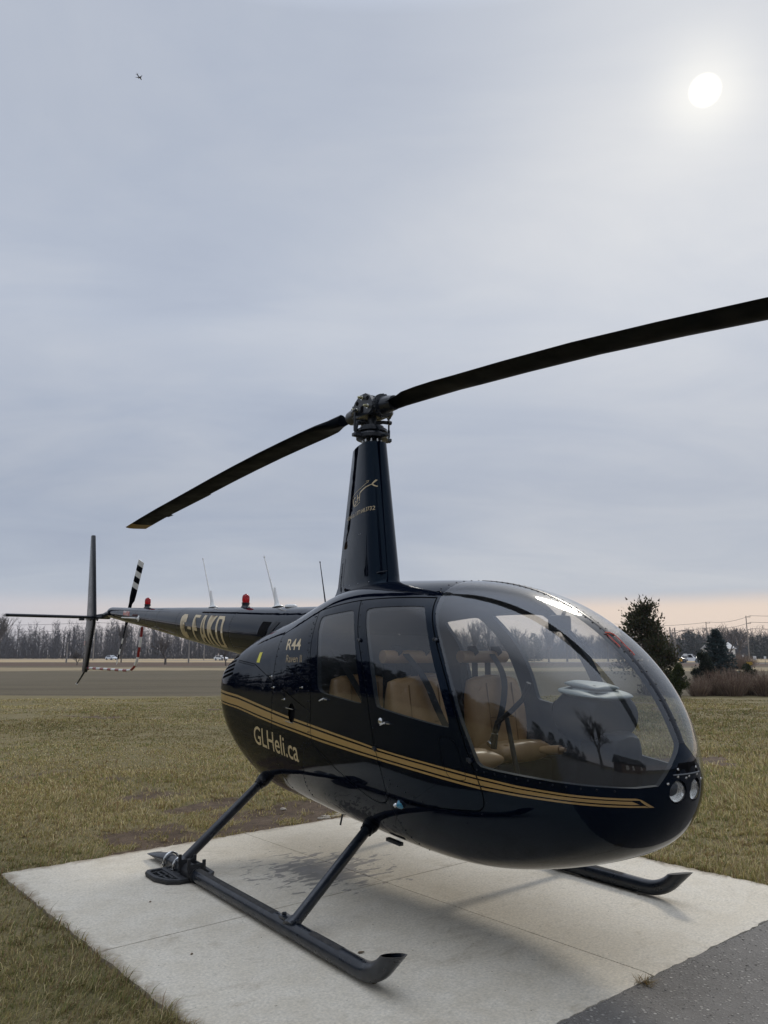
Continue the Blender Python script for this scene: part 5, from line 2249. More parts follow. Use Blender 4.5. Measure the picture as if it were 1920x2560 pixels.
for y0 in (-.16, -.30, .16, .30):
    m = MB()
    m.tube([(1.95, y0, .60), (1.99, y0, .70), (2.00, y0 - .05, .72), (2.00, y0 + .05, .72)], .010, 8)
    m.build('pedal', M['dull'], heli)


# ================================================================== trees and shrubs
def seg_mesh(S, n=4):
    """S: array of (x0,y0,z0,x1,y1,z1,r0,r1) tapered limbs -> V, F"""
    S = np.asarray(S, float)
    p0, p1, r0, r1 = S[:, :3], S[:, 3:6], S[:, 6], S[:, 7]
    t = p1 - p0
    t /= np.maximum(np.linalg.norm(t, axis=1, keepdims=True), 1e-9)
    a = np.where(np.abs(t[:, 2:3]) < .9, np.array([[0, 0, 1.0]]), np.array([[1.0, 0, 0]]))
    u = np.cross(t, a)
    u /= np.linalg.norm(u, axis=1, keepdims=True)
    v = np.cross(t, u)
    ring0, ring1 = [], []
    for k in range(n):
        an = 2 * np.pi * k / n
        d_ = u * np.cos(an) + v * np.sin(an)
        ring0.append(p0 + d_ * r0[:, None])
        ring1.append(p1 + d_ * r1[:, None])
    V = np.stack(ring0 + ring1, 1).reshape(-1, 3)
    b = np.arange(len(S))[:, None] * 2 * n
    F = []
    for k in range(n):
        F.append(np.concatenate([b + k, b + (k + 1) % n, b + n + (k + 1) % n, b + n + k], 1))
    return V, np.concatenate(F)


def grow(seed, h, levels=5, spread=.62, up=.35, fork=3, twig=.012, trunk_frac=.28, r0=None):
    rnd = random.Random(seed)
    trunk, limbs = [], []
    r0 = r0 or h * .022

    def rec(p, d_, L, r, lv):
        k = 3 if lv < 2 else 2
        q = p
        for i in range(k):
            d_ = (d_ + Vector((rnd.uniform(-1, 1), rnd.uniform(-1, 1), rnd.uniform(-.5, .9))) * (.16 if lv else .05) + Vector((0, 0, up * .12))).normalized()
            q2 = q + d_ * (L / k)
            ra, rb_ = r * (1 - .32 * i / k), r * (1 - .32 * (i + 1) / k)
            (trunk if lv == 0 else limbs).append((*q, *q2, ra, max(rb_, twig * .5)))
            q = q2
            if lv and lv < levels and rnd.random() < .75:
                side(q, d_, L * rnd.uniform(.5, .75), r * .5, lv + 1)
        if lv < levels:
            for i in range(fork if lv < 3 else 2):
                side(q, d_, L * rnd.uniform(.62, .85), r * .62, lv + 1, .75)

    def side(p, d_, L, r, lv, f=1.0):
        ax = Vector((rnd.gauss(0, 1), rnd.gauss(0, 1), rnd.gauss(0, 1)))
        ax = (ax - d_ * ax.dot(d_))
        if ax.length < 1e-3:
            return
        nd = (d_ + ax.normalized() * spread * f * rnd.uniform(.6, 1.3) + Vector((0, 0, up * .3))).normalized()
        rec(p, nd, L, max(r, twig), lv)
    rec(Vector((0, 0, -.1)), Vector((0, 0, 1)), h * trunk_frac, r0, 0)
    return np.array(trunk), np.array(limbs)


def bare_proto(seed, h=10.0, **kw):
    tr, lb = grow(seed, h, **kw)
    z = max(tr[:, 5].max(), lb[:, 5].max())
    f = h / z
    tr = tr * f
    lb = lb * f
    V1, F1 = seg_mesh(tr, 7)
    V2, F2 = seg_mesh(lb, 3)
    rnd = np.random.default_rng(seed)
    c = np.repeat(np.array([(.095, .082, .074)]) * rnd.uniform(.7, 1.35, (len(lb), 1)), 6, 0)
    return (V1, F1), (V2, F2, c)


PROTO = {}


def thing_from_proto(name, key, maker, loc, rz, s, label, cat, group=None):
    """first use builds the part meshes; later uses copy the parts and share the mesh data"""
    root = empty(name, loc, rz)
    root.scale = s if isinstance(s, tuple) else (s, s, s)
    tag(root, label, cat, group)
    if key not in PROTO:
        PROTO[key] = maker()
    for nm, me in PROTO[key]:
        link(nm, me, root)
    return root


def take(o):
    me = o.data
    bpy.data.objects.remove(o)
    return me


def mk_bare(seed, **kw):
    def f():
        (V1, F1), (V2, F2, c) = bare_proto(seed, **kw)
        return [('trunk', take(np_mesh('trunk', V1, F1, M['bark'], smooth=True))), ('crown', take(np_mesh('crown', V2, F2, M['twig'], colors=c)))]
    return f


def mk_spruce(seed, h=3.0, r=1.0, nw=26, per=11, need=26, col=((.030, .052, .048), (.060, .085, .080)), size=.05, droop=.22, top=1.4):
    def f():
        rnd = np.random.default_rng(seed)
        segs, tri, cols = [], [], []
        for i in range(nw):
            fz_ = (i + .5) / nw
            z = h * (.03 + .95 * fz_)
            L = r * (1 - fz_) ** .85 * rnd.uniform(.82, 1.12) + .03 * h
            for k in range(per):
                a = rnd.uniform(0, 2 * np.pi)
                l = L * rnd.uniform(.72, 1.12)
                d_ = np.array([np.cos(a), np.sin(a), .30 - droop * (1 - fz_) * 1.6])
                p0 = np.array([0, 0, z])
                p1 = p0 + d_ * l
                segs.append((*p0, *p1, .008 * h / 3, .003))
                m_ = max(4, int(need * l / r))
                t = rnd.uniform(.12, 1.0, m_) ** .8
                side = np.array([-np.sin(a), np.cos(a), 0])
                P = p0 + d_ * l * t[:, None] + side * rnd.uniform(-1, 1, (m_, 1)) * (.16 * l * (1.15 - t[:, None])) + np.array([0, 0, 1]) * rnd.normal(0, .012 * h / 3, (m_, 1))
                dirs = d_ * rnd.uniform(.3, 1, (m_, 1)) + side * rnd.uniform(-1, 1, (m_, 1)) + np.array([0, 0, 1]) * rnd.uniform(-.5, .6, (m_, 1))
                dirs /= np.linalg.norm(dirs, axis=1, keepdims=True)
                w_ = np.cross(dirs, rnd.normal(0, 1, (m_, 3)))
                w_ /= np.linalg.norm(w_, axis=1, keepdims=True)
                s_ = size * rnd.uniform(.7, 1.5, (m_, 1))
                tri.append(np.stack([P - w_ * s_ * .28, P + w_ * s_ * .28, P + dirs * s_ * 1.7], 1))
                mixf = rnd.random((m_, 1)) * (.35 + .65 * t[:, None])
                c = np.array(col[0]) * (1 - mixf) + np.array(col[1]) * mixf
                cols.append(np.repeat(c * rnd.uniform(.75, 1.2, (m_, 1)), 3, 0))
        T = np.concatenate(tri)
        V = T.reshape(-1, 3)
        F = np.arange(len(V)).reshape(-1, 3)
        V1, F1 = seg_mesh([(0, 0, -.1, 0, 0, h * .5, .03 * h / 2, .016 * h / 2), (0, 0, h * .5, 0, 0, h * 1.02, .016 * h / 2, .003)] + segs, 5)
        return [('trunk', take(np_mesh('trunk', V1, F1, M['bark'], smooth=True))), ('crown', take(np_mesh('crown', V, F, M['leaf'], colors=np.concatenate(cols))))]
    return f


def mk_bushy(seed, h, r, n, size, cols, stems=7, lobes=16, ragged=.35, base=.08, flat=False, narrow=1.0):
    """evergreen shrub: leaf sprays gathered on lobes spread through the crown"""
    def f():
        rnd = np.random.default_rng(seed)
        L = []
        for i in range(lobes):
            z = h * (base + (1 - base) * ((i + rnd.random()) / lobes) ** .9)
            fz_ = z / h
            rr = r * (np.sin(np.pi * np.clip(.18 + .80 * fz_ ** narrow, 0, 1)) ** .8) * rnd.uniform(.45, 1.0)
            a = rnd.uniform(0, 2 * np.pi)
            L.append((rr * np.cos(a), rr * np.sin(a), z * rnd.uniform(.92, 1.02), r * rnd.uniform(.22, .42)))
        L = np.array(L)
        pick = rnd.integers(0, lobes, n)
        d_ = rnd.normal(0, 1, (n, 3))
        d_ /= np.linalg.norm(d_, axis=1, keepdims=True)
        rad = rnd.random((n, 1)) ** .45
        P = L[pick, :3] + d_ * rad * L[pick, 3:4] * np.array([1, 1, 1.25]) * rnd.uniform(1 - ragged, 1 + ragged, (n, 1))
        P[:, 2] = np.abs(P[:, 2])
        up = np.array([0, 0, .7]) + d_ * .8 + rnd.normal(0, .35, (n, 3))
        up /= np.linalg.norm(up, axis=1, keepdims=True)
        w_ = np.cross(up, rnd.normal(0, 1, (n, 3)))
        w_ /= np.linalg.norm(w_, axis=1, keepdims=True)
        s_ = size * rnd.uniform(.6, 1.5, (n, 1))
        T = np.stack([P - w_ * s_ * .45, P + w_ * s_ * .45, P + up * s_ * 1.5], 1)
        cc = np.array(cols)
        c = cc[rnd.integers(0, len(cc), n)] * rnd.uniform(.7, 1.25, (n, 1))
        V = T.reshape(-1, 3)
        segs = []
        for k in range(stems):
            q = L[rnd.integers(0, lobes)]
            segs.append((rnd.normal(0, .05 * r), rnd.normal(0, .05 * r), -.05, q[0] * .6, q[1] * .6, q[2] * .85, .022 * h / 2, .006))
        segs.append((0, 0, -.05, 0, 0, h * .8, .03 * h / 2, .008))
        V1, F1 = seg_mesh(segs, 5)
        return [('trunk', take(np_mesh('trunk', V1, F1, M['bark'], smooth=True))), ('crown', take(np_mesh('crown', V, np.arange(len(V)).reshape(-1, 3), M['leaf'], colors=np.repeat(c, 3, 0))))]
    return f


def mk_twiggy(seed, h, r, n, cols):
    """leafless bush: many fine stems fanning from the ground"""
    def f():
        rnd = np.random.default_rng(seed)
        S, C_ = [], []
        for i in range(n):
            a = rnd.uniform(0, 2 * np.pi)
            rr = r * rnd.random() ** .6
            b0 = np.array([rr * .45 * np.cos(a), rr * .45 * np.sin(a), 0])
            tp = np.array([rr * np.cos(a) + rnd.normal(0, .07 * r), rr * np.sin(a) + rnd.normal(0, .07 * r), h * rnd.uniform(.55, 1.05) * (1 - .3 * (rr / r) ** 2)])
            md = (b0 + tp) / 2 + rnd.normal(0, .05 * r, 3)
            S.append((*b0, *md, .006, .004))
            S.append((*md, *tp, .004, .0015))
            for k in range(3):
                e = md + (tp - md) * rnd.random()
                S.append((*e, *(e + rnd.normal(0, .10 * r, 3) + np.array([0, 0, .06 * h])), .0035, .0015))
            c = np.array(cols[rnd.integers(0, len(cols))]) * rnd.uniform(.7, 1.3)
            C_ += [c] * 5
        V, F = seg_mesh(S, 3)
        return [('stems', take(np_mesh('stems', V, F, M['twig'], colors=np.repeat(np.array(C_), 6, 0))))]
    return f


def gx(px, Y):
    return (px - 960) / 1911.5 * Y * .983


# evergreens and bushes along the far edge of the lawn
thing_from_proto('cedar_tree', 'cedar', mk_bushy(12, 3.2, 1.0, 12500, .060, [(.034, .042, .018), (.050, .056, .024), (.075, .054, .036), (.026, .034, .016), (.066, .062, .030)], 14, 40, .65, .0, narrow=.62), (gx(1614, 28.6), 28.6, -.04), 0, (1.16, 1.16, 1.0),
                 'tall ragged dark green cedar right behind the helicopter nose', 'tree')
thing_from_proto('arborvitae_shrub', 'arbor', mk_bushy(8, 1.05, .36, 7000, .034, [(.034, .048, .013), (.052, .064, .018), (.070, .074, .024), (.026, .036, .012)], 5, 26, .16, .10, narrow=.7), (gx(1693, 26.6), 26.6, -.04), .4, 1.0,
                 'small cone-shaped green shrub at the lawn edge beside the tall cedar', 'shrub')
thing_from_proto('juniper_shrub', 'junip', mk_bushy(9, 1.5, .52, 7000, .045, [(.016, .024, .018), (.026, .036, .026), (.034, .040, .028)], 6, 22, .35, .06, narrow=.8), (gx(1752, 30.5), 30.5, -.04), .9, 1.0,
                 'dark green upright juniper in front of the blue spruce', 'shrub')
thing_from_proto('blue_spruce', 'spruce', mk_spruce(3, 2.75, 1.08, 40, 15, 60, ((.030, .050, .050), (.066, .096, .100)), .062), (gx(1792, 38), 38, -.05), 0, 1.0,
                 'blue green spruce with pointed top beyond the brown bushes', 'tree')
thing_from_proto('evergreen_bush', 'ebush', mk_bushy(14, .82, .50, 3500, .05, [(.022, .030, .014), (.036, .044, .020)], 5, 14, .25, .1), (gx(1862, 45), 45, -.05), 0, 1.0,
                 'low dark evergreen bush below the chevron sign', 'shrub')
tw_cols = [(.19, .13, .095), (.25, .18, .13), (.30, .235, .175), (.16, .105, .08)]
for i, (px_, Y_, s_, lab) in enumerate(((1738, 27.6, .78, 'leftmost brown leafless bush, below the dark juniper'), (1778, 28.2, 1.0, 'brown leafless bush below the blue spruce'),
                                        (1822, 27.8, 1.14, 'brown leafless bush between spruce and chevron sign'), (1862, 28.3, .86, 'brown leafless bush right below the chevron sign'), (1906, 27.7, 1.05, 'brown leafless bush cut by the right edge of the photo'))):
    thing_from_proto('leafless_bush', 'twb%d' % (i % 3), mk_twiggy(20 + i % 3, .92, .66, 430, tw_cols), (gx(px_, Y_), Y_, -.04), i * 1.3, s_, lab, 'bush', 'leafless bushes along the lawn edge')
thing_from_proto('round_bush', 'rbush', mk_twiggy(31, 1.6, 1.6, 1300, tw_cols), (gx(1845, 82), 82, -.05), 0, (1.3, 1.0, 1.0), 'wide round brown bush by the far road', 'bush')
# bare trees and posts across the field
BT = [(415, 126, 4.5, 0, (1.35, 1.35, 1.0), 'spreading bare tree standing alone below the tailcone lettering'),
      (304, 165, 8.6, 1, (.75, .75, 1), 'slim bare tree seen behind the tail rotor guard'),
      (194, 118, 2.3, 2, (1.2, 1.2, 1), 'small bare shrub-like tree left of the tail fin'),
      (566, 112, 2.9, 0, (1.2, 1.2, 1), 'bare little tree beside the engine cowling and the right white car'),
      (-6, 240, 14.5, 1, (1.2, 1.2, 1), 'tall bare tree cut by the left edge of the photo'),
      (1138, 165, 8.0, 2, (1.0, 1.0, 1), 'bare tree seen through the far rear window, leftmost one'),
      (1185, 170, 9.6, 1, (.8, .8, 1), 'tall bare tree seen in the middle of the far rear window'),
      (1228, 172, 10.3, 0, (.75, .75, 1), 'tallest bare tree seen through the far rear window'),
      (1262, 168, 8.2, 2, (.8, .8, 1), 'bare tree seen at the right edge of the far rear window'),
      (1300, 180, 8.3, 0, (.9, .9, 1), 'bare tree seen just behind the far door pillar'),
      (1372, 175, 8.9, 1, (1, 1, 1), 'bare tree right of the conifer seen through the windshield'),
      (1418, 185, 8.5, 2, (1.1, 1.1, 1), 'bare tree seen through the windshield below the compass'),
      (1468, 165, 6.2, 0, (1.2, 1.2, 1), 'low bare tree seen through the middle of the windshield'),
      (1520, 190, 8.5, 1, (1.1, 1.1, 1), 'bare tree seen through the windshield above the console'),
      (1822, 235, 11.5, 2, (1.2, 1.2, 1), 'tall bare tree right of the blue spruce top'),
      (1846, 245, 10.6, 0, (1.1, 1.1, 1), 'bare tree between the blue spruce and the tall pole')]
for px_, Y_, h_, k, s_, lab in BT:
    thing_from_proto('bare_tree', 'bare%d' % k, mk_bare(40 + k, h=1.0, levels=5 if k else 4, spread=(.75, .55, .65)[k], up=(.30, .65, .45)[k], twig=.0011, r0=.022, trunk_frac=(.22, .26, .2)[k]),
                     (gx(px_, Y_), Y_, -.1), px_ * .37, (s_[0] * h_, s_[1] * h_, h_), lab, 'tree', 'bare trees across the field')
CT_ = [(1335, 172, 6.4, 'dark conifer seen through the windshield among bare trees'), (1308, 178, 4.0, 'short conifer seen through the windshield beside the far pillar'),
       (1698, 300, 8.2, 'leftmost far conifer behind the white road sign'), (1714, 305, 10.2, 'far conifer above the white road sign'), (1729, 300, 11.0, 'highest far conifer left of the blue spruce'),
       (1740, 296, 9.8, 'far conifer next left of the blue spruce'), (1752, 302, 9.4, 'far conifer half hidden by the blue spruce'), (1884, 270, 8.0, 'far conifer just right of the tall pole'),
       (1902, 275, 8.8, 'far conifer right of the tall pole, second one'), (1917, 268, 8.0, 'far conifer at the right edge of the photo')]
for i, (px_, Y_, h_, lab) in enumerate(CT_):
    thing_from_proto('conifer', 'farcon%d' % (i % 2), mk_spruce(60 + i % 2, 1.0, .30, 22, 8, 12, ((.018, .028, .024), (.036, .050, .044)), .040, .10), (gx(px_, Y_), Y_, -.1), i * 1.1, (h_ * 1.15, h_ * 1.15, h_), lab, 'tree', 'far conifers')


# the far wood: hundreds of leafless trees that read as one mass
def far_wood():
    rnd = np.random.default_rng(77)
    S, C_ = [], []
    n = 3000
    xs = rnd.uniform(-330, 330, n)
    for i in range(n):
        x = xs[i]
        y = 335 + rnd.uniform(0, 90) - .05 * x
        h = rnd.uniform(10.5, 15.0) * (1.08 if x < 0 else .85) * (1 + .16 * math.sin(x * .043 + 1) + .10 * math.sin(x * .19) + rnd.normal(0, .05))
        g_ = rnd.uniform(.7, 1.3)
        c = np.array((.050, .046, .048)) * (.8 + .4 * (g_ - .7) / .6)
        S.append((x, y, -.1, x + rnd.normal(0, .3), y, h * .5, .13, .08))
        C_.append(c)
        S.append((x, y, h * .5, x + rnd.normal(0, .6), y, h * .95, .08, .03))
        C_.append(c)
        for k in range(24):
            z = h * rnd.uniform(.12, .92)
            a = rnd.uniform(0, 2 * np.pi)
            l = rnd.uniform(.8, 2.6) * (1.2 - z / h)
            e = (x + np.cos(a) * l, y + np.sin(a) * l, z + l * rnd.uniform(.5, 1.6))
            S.append((x, y, z, *e, .085, .045))
            C_.append(c * rnd.uniform(.8, 1.2))
            S.append((*e, e[0] + rnd.normal(0, .7), e[1], e[2] + rnd.uniform(.3, 1.3), .055, .022))
            C_.append(c * rnd.uniform(.8, 1.25))
    # undergrowth
    for i in range(16000):
        x = rnd.uniform(-330, 330)
        y = 332 + rnd.uniform(0, 70) - .05 * x
        h = rnd.uniform(1.2, 7.0)
        S.append((x, y, 0, x + rnd.normal(0, .5), y, h, .10, .03))
        C_.append(np.array((.050, .045, .044)) * rnd.uniform(.75, 1.2))
    V, F = seg_mesh(S, 3)
    o = np_mesh('far_wood', V, F, M['twig'], colors=np.repeat(np.array(C_), 6, 0))
    tag(o, 'long leafless grey brown wood closing the horizon behind the field', 'wood', kind='stuff')


far_wood()

# ------------------------------------------------------------------ poles and wires
def pole(px_, Y_, h_, label, arms=0, lamp=False, r=.14):
    o = empty('utility_pole', (gx(px_, Y_), Y_, -.1))
    tag(o, label, 'pole', 'poles along the far road')
    m = MB()
    m.tube([(0, 0, 0), (0, 0, h_ * .5), (0, 0, h_)], [r * 1.15, r, r * .8], 10)
    m.build('post', M['pole'], o)
    for k in range(arms):
        m = MB()
        z = h_ - .35 - k * 1.7
        m.box((.55, 0, z), (1.2, .10, .12))
        m.lathe([(.08, 0), (.08, .28)], (1.1, 0, z + .05), (0, 0, 1), 8)
        m.build('crossarm', M['pole'], o)
    if lamp:
        m = MB()
        m.tube([(0, 0, h_ - .9), (.8, 0, h_ - .55), (2.0, 0, h_ - .35), (2.6, 0, h_ - .38)], .06, 6)
        m.build('lamp_arm', M['pole'], o)
        m = MB()
        m.box((2.75, 0, h_ - .42), (.6, .22, .12), bev=.03)
        m.build('lamp_head', M['plastic'], o)
    return o


P1 = pole(1873, 205, 11.9, 'tallest pole at the right with four short crossarms', 4)
P2 = pole(1771, 232, 11.4, 'pole with crossarms rising behind the top of the blue spruce', 3)
pole(1679, 125, 6.0, 'plain pole left of the street lamp by the road sign', 0, r=.12)
pole(1691, 122, 5.8, 'street lamp pole with long curved arm by the road sign', 0, True, r=.12)
pole(1667, 170, 5.9, 'shorter thin pole just right of the tall cedar', 0, r=.12)
pole(167, 156, 4.1, 'short post in the field left of the tail fin', 0, r=.15)
P3 = pole(233, 236, 11.6, 'tall pole seen right behind the tail fin', 1)
pole(472, 158, 4.6, 'short post in the field right of the lone bare tree', 0, r=.15)
pole(510, 240, 6.2, 'pole in front of the wood left of the right white car', 0)


def wire(name_lab, a, b, sag):
    m = MB()
    a, b = Vector(a), Vector(b)
    pts_ = []
    for t in np.linspace(0, 1, 17):
        p = a.lerp(b, t)
        p.z -= sag * 4 * t * (1 - t)
        pts_.append(tuple(p))
    m.tube(pts_, .045, 4, caps=False)
    return tag(m.build('power_line', pmat('wire', (0.06, 0.06, 0.065), 0.7), smooth=False), name_lab, 'power line', 'overhead power lines')


x1, x2 = gx(1873, 205) + 1.1, gx(1771, 232) + 1.1
FARL = gx(1540, 275)
for k, nm in enumerate(('topmost', 'second', 'third')):
    z1, z2 = 11.9 - .1 - k * 1.7, 11.4 - .1 - k * 1.7
    wire('%s power line between the two crossarm poles at the right' % nm, (x1, 205, z1), (x2, 232, z2), .7)
    wire('%s power line running left from the pole behind the spruce' % nm, (x2, 232, z2), (FARL, 275, z2 + 1.2), .9)
    wire('%s power line leaving the photo right of the tall pole' % nm, (x1, 205, z1), (x1 + 60, 165, z1 - .4), .9)
x3 = gx(233, 236)
for k, (nm, dz) in enumerate((('upper', 0.0), ('lower', -2.2))):
    wire('%s power line crossing the sky left of the tail fin' % nm, (x3, 236, 11.3 + dz), (x3 - 80, 262, 12.3 + dz), .8)
    wire('%s power line passing behind the tailcone end' % nm, (x3, 236, 11.3 + dz), (x3 + 90, 215, 10.6 + dz), .9)


# ------------------------------------------------------------------ cars
def car(px_, col, label, lift=0.0, suv=False, rev=False, lane=0.0):
    rd = Vector((ROAD1[0] - ROAD0[0], ROAD1[1] - ROAD0[1], 0)).normalized()
    k = (px_ - 960) / 1911.5 * .983
    # where the line of sight meets the road
    sl_ = rd.y / rd.x
    Yc = (ROAD0[1] - sl_ * ROAD0[0]) / (1 - sl_ * k)
    o = empty('car', (k * Yc - rd.y * lane, Yc + rd.x * lane, -.015), math.atan2(rd.y, rd.x) + (math.pi if rev else 0))
    tag(o, label, 'car', 'cars on the far road')
    hh = 1.0 if not suv else 1.18
    paint = pmat('car_paint', col, 0.3, coat=0.8)
    m = MB()
    prof = [(-2.15, .35), (-2.2, .62), (-2.1, .92), (-1.75, .98), (-1.2, 1.38 * hh), (.35, 1.42 * hh), (1.05, 1.0), (1.95, .86), (2.15, .62), (2.12, .34)]
    W = .86
    secs = [(-1.0, .90), (-.93, 1.0), (0, 1.0), (.93, 1.0), (1.0, .90)]
    nv = len(prof)
    vs = []
    for s_, f in secs:
        for x, z in prof:
            tum = 1 - .16 * max(0, (z - .95) / .5)
            vs.append((x * f if abs(x) > 1.9 else x, s_ * W * tum, z))
    fs = [(i * nv + j, i * nv + (j + 1) % nv, (i + 1) * nv + (j + 1) % nv, (i + 1) * nv + j) for i in range(len(secs) - 1) for j in range(nv)]
    fs += [tuple(range(nv)), tuple(range((len(secs) - 1) * nv, len(secs) * nv))[::-1]]
    m.add(vs, fs)
    b_ = m.build('body', paint, o, angle=35)
    bb = bmesh.new()
    bb.from_mesh(b_.data)
    bmesh.ops.recalc_face_normals(bb, faces=list(bb.faces))
    bb.to_mesh(b_.data)
    bb.free()
    dk = M['seam']
    for sg in (-1, 1):
        m = MB()
        z0, z1 = 1.0, 1.32 * hh
        for a, b, c, d_ in ((-1.5, -.35, -.35, -1.12), (-.27, .72, .30, -.27)):
            y0, y1 = sg * (W + .004), sg * (W * (1 - .16 * (z1 - .95) / .5) + .004)
            m.add([(a, y0, z0), (b, y0, z0), (c, y1, z1), (d_, y1, z1)], [(0, 1, 2, 3)])
        m.build('side_window', dk, o, smooth=False)
    m = MB()
    m.add([(1.02, -.70, 1.03), (1.02, .70, 1.03), (.42, .62, 1.37 * hh), (.42, -.62, 1.37 * hh)], [(0, 1, 2, 3)])
    m.build('windscreen', dk, o, smooth=False)
    for x in (-1.32, 1.30):
        for sg in (-1, 1):
            m = MB()
            m.lathe([(.20, -.11), (.31, -.11), (.325, -.07), (.325, .07), (.31, .11), (.20, .11)], (x, sg * .80, .325), (0, 1, 0), 16)
            wh = m.build('wheel', M['rubber'], o)
            m = MB()
            m.lathe([(.20, 0), (.18, .012), (.04, .02)], (x, sg * .80 + sg * .10, .325), (0, sg, 0), 12)
            m.build('rim', M['dull'], wh)
    for sg in (-1, 1):
        m = MB()
        m.box((2.08, sg * .62, .70), (.10, .28, .12), bev=.02)
        m.build('headlight', M['white'], o)
        m = MB()
        m.box((-2.12, sg * .66, .78), (.08, .22, .14), bev=.02)
        m.build('tail_light', M['redp'], o)
    return o


car(279, (.62, .66, .70), 'silver white car on the far road beside the tail rotor guard')
car(553, (.78, .78, .76), 'white car on the far road under the tailcone')
car(1688, (.05, .05, .055), 'dark car on the far road left of the yellow marker')
car(1713, (.80, .80, .80), 'white sport utility car on the far road behind the yellow marker', suv=True, lane=4.0)


# ------------------------------------------------------------------ signs, building
def sign(name, px_, Y_, zc_, wd, ht, cols, label, post_h=None, chev=False):
    o = empty(name, (gx(px_, Y_), Y_, -.08))
    tag(o, label, 'sign')
    m = MB()
    m.box((0, 0, zc_), (wd, .04, ht), bev=.004)
    b_ = m.build('panel', cols[0], o)
    m = MB()
    for sx in ((-.3, .3) if wd > .55 else (0,)):
        m.tube([(sx * wd, .05, 0), (sx * wd, .05, zc_ + ht * .4)], .035, 6)
    m.build('post', M['dull'], o)
    if chev:
        m = MB()
        for i in range(5):
            x = -wd * .42 + i * wd * .185
            m.add([(x, -.0225, zc_ - ht * .42), (x + wd * .08, -.0225, zc_ - ht * .42), (x + wd * .16, -.0225, zc_), (x + wd * .08, -.0225, zc_ + ht * .42), (x, -.0225, zc_ + ht * .42), (x + wd * .08, -.0225, zc_)], [(0, 1, 2, 5), (5, 2, 3, 4)])
        m.build('chevron', cols[1], b_, smooth=False)
    return o


sign('road_sign', 1713, 150, 1.55, .72, .52, [M['white']], 'white rectangular road sign above the parked cars')
sign('road_sign', 1857, 118, 1.40, .28, .30, [M['white']], 'small white square sign left of the tall pole')
sign('road_sign', 1886, 112, 1.10, .46, .55, [M['white']], 'white boxy sign just right of the tall pole')
sign('road_sign', 1912, 120, 1.15, .34, .38, [M['white']], 'small pale sign at the right edge of the photo')
sign('chevron_sign', 1871, 74, .74, .62, .36, [pmat('sign_black', (.02, .02, .02), .5), pmat('sign_yellow', (.70, .42, .02), .5)], 'black and yellow arrow board right of the blue spruce', chev=True)
sign('marker_sign', 1701, 148, .66, .55, .62, [pmat('marker_yellow', (.75, .40, .03), .5)], 'yellow orange square marker between the two parked cars')

bld = empty('barn', (gx(1797, 262), 262, -.1), .25)
tag(bld, 'pale barn mostly hidden behind the blue spruce', 'building')
m = MB()
m.box((0, 0, 1.9), (7.5, 7, 3.8))
m.build('wall', M['white'], bld, smooth=False)
m = MB()
m.add([(-4.1, -4.0, 3.7), (4.1, -4.0, 3.7), (4.1, 0, 5.9), (-4.1, 0, 5.9), (-4.1, 4.0, 3.7), (4.1, 4.0, 3.7)], [(0, 1, 2, 3), (3, 2, 5, 4), (0, 3, 4), (1, 5, 2)])
m.build('roof', pmat('pale_metal_roof', (.36, .37, .38), .5, var=(.30, .31, .32), vscale=1), bld, smooth=False)
for x in (-2.2, 0, 2.2):
    m = MB()
    m.box((x, -3.52, 2.0), (1.2, .08, 1.2))
    m.build('window', M['seam'], bld, smooth=False)

# ------------------------------------------------------------------ airliner high overhead
pl = empty('airliner', tuple(Vector((-.268, .735, .623)) * 3600), math.radians(72))
tag(pl, 'tiny dark airliner flying high in the upper left sky', 'airplane')
M['air'] = pmat('airliner_paint', (.03, .035, .045), .5)
m = MB()
m.tube([(-16, 0, .8), (-14, 0, .4), (-8, 0, 0), (10, 0, 0), (14, 0, 0), (16.5, 0, -.5)], [.4, 1.2, 2.0, 2.0, 1.7, .3], 12)
m.build('fuselage', M['air'], pl)
for sg in (-1, 1):
    m = MB()
    m.add([(5, sg * 1.6, -.8), (-.5, sg * 1.6, -.8), (-4.0, sg * 16, .6), (-2.4, sg * 16, .6), (5, sg * 1.6, -.3), (-.5, sg * 1.6, -.3), (-4.0, sg * 16, .75), (-2.4, sg * 16, .75)],
          [(0, 1, 2, 3), (7, 6, 5, 4), (0, 3, 7, 4), (1, 5, 6, 2), (2, 6, 7, 3), (0, 4, 5, 1)])
    m.build('wing', M['air'], pl, smooth=False)
    m = MB()
    m.lathe([(.9, -1.6), (1.1, 0), (1.0, 1.6)], (3.2, sg * 5.6, -1.6), (1, 0, 0), 12)
    m.build('engine', M['air'], pl)
    m = MB()
    m.add([(-11.5, sg * .6, 1.0), (-14.2, sg * .6, 1.0), (-16, sg * 6, 1.4), (-14.8, sg * 6, 1.4), (-11.5, sg * .6, 1.25), (-14.2, sg * .6, 1.25), (-16, sg * 6, 1.5), (-14.8, sg * 6, 1.5)],
          [(0, 1, 2, 3), (7, 6, 5, 4), (0, 3, 7, 4), (1, 5, 6, 2), (2, 6, 7, 3), (0, 4, 5, 1)])
    m.build('tailplane', M['air'], pl, smooth=False)
m = MB()
m.prism([(-11, 1.2), (-14.6, 1.2), (-16.6, 7.2), (-14.6, 7.2)], (0, .15, 0), (1, 0, 0), (0, 0, 1), .3)
m.build('tail_fin', M['air'], pl, smooth=False)

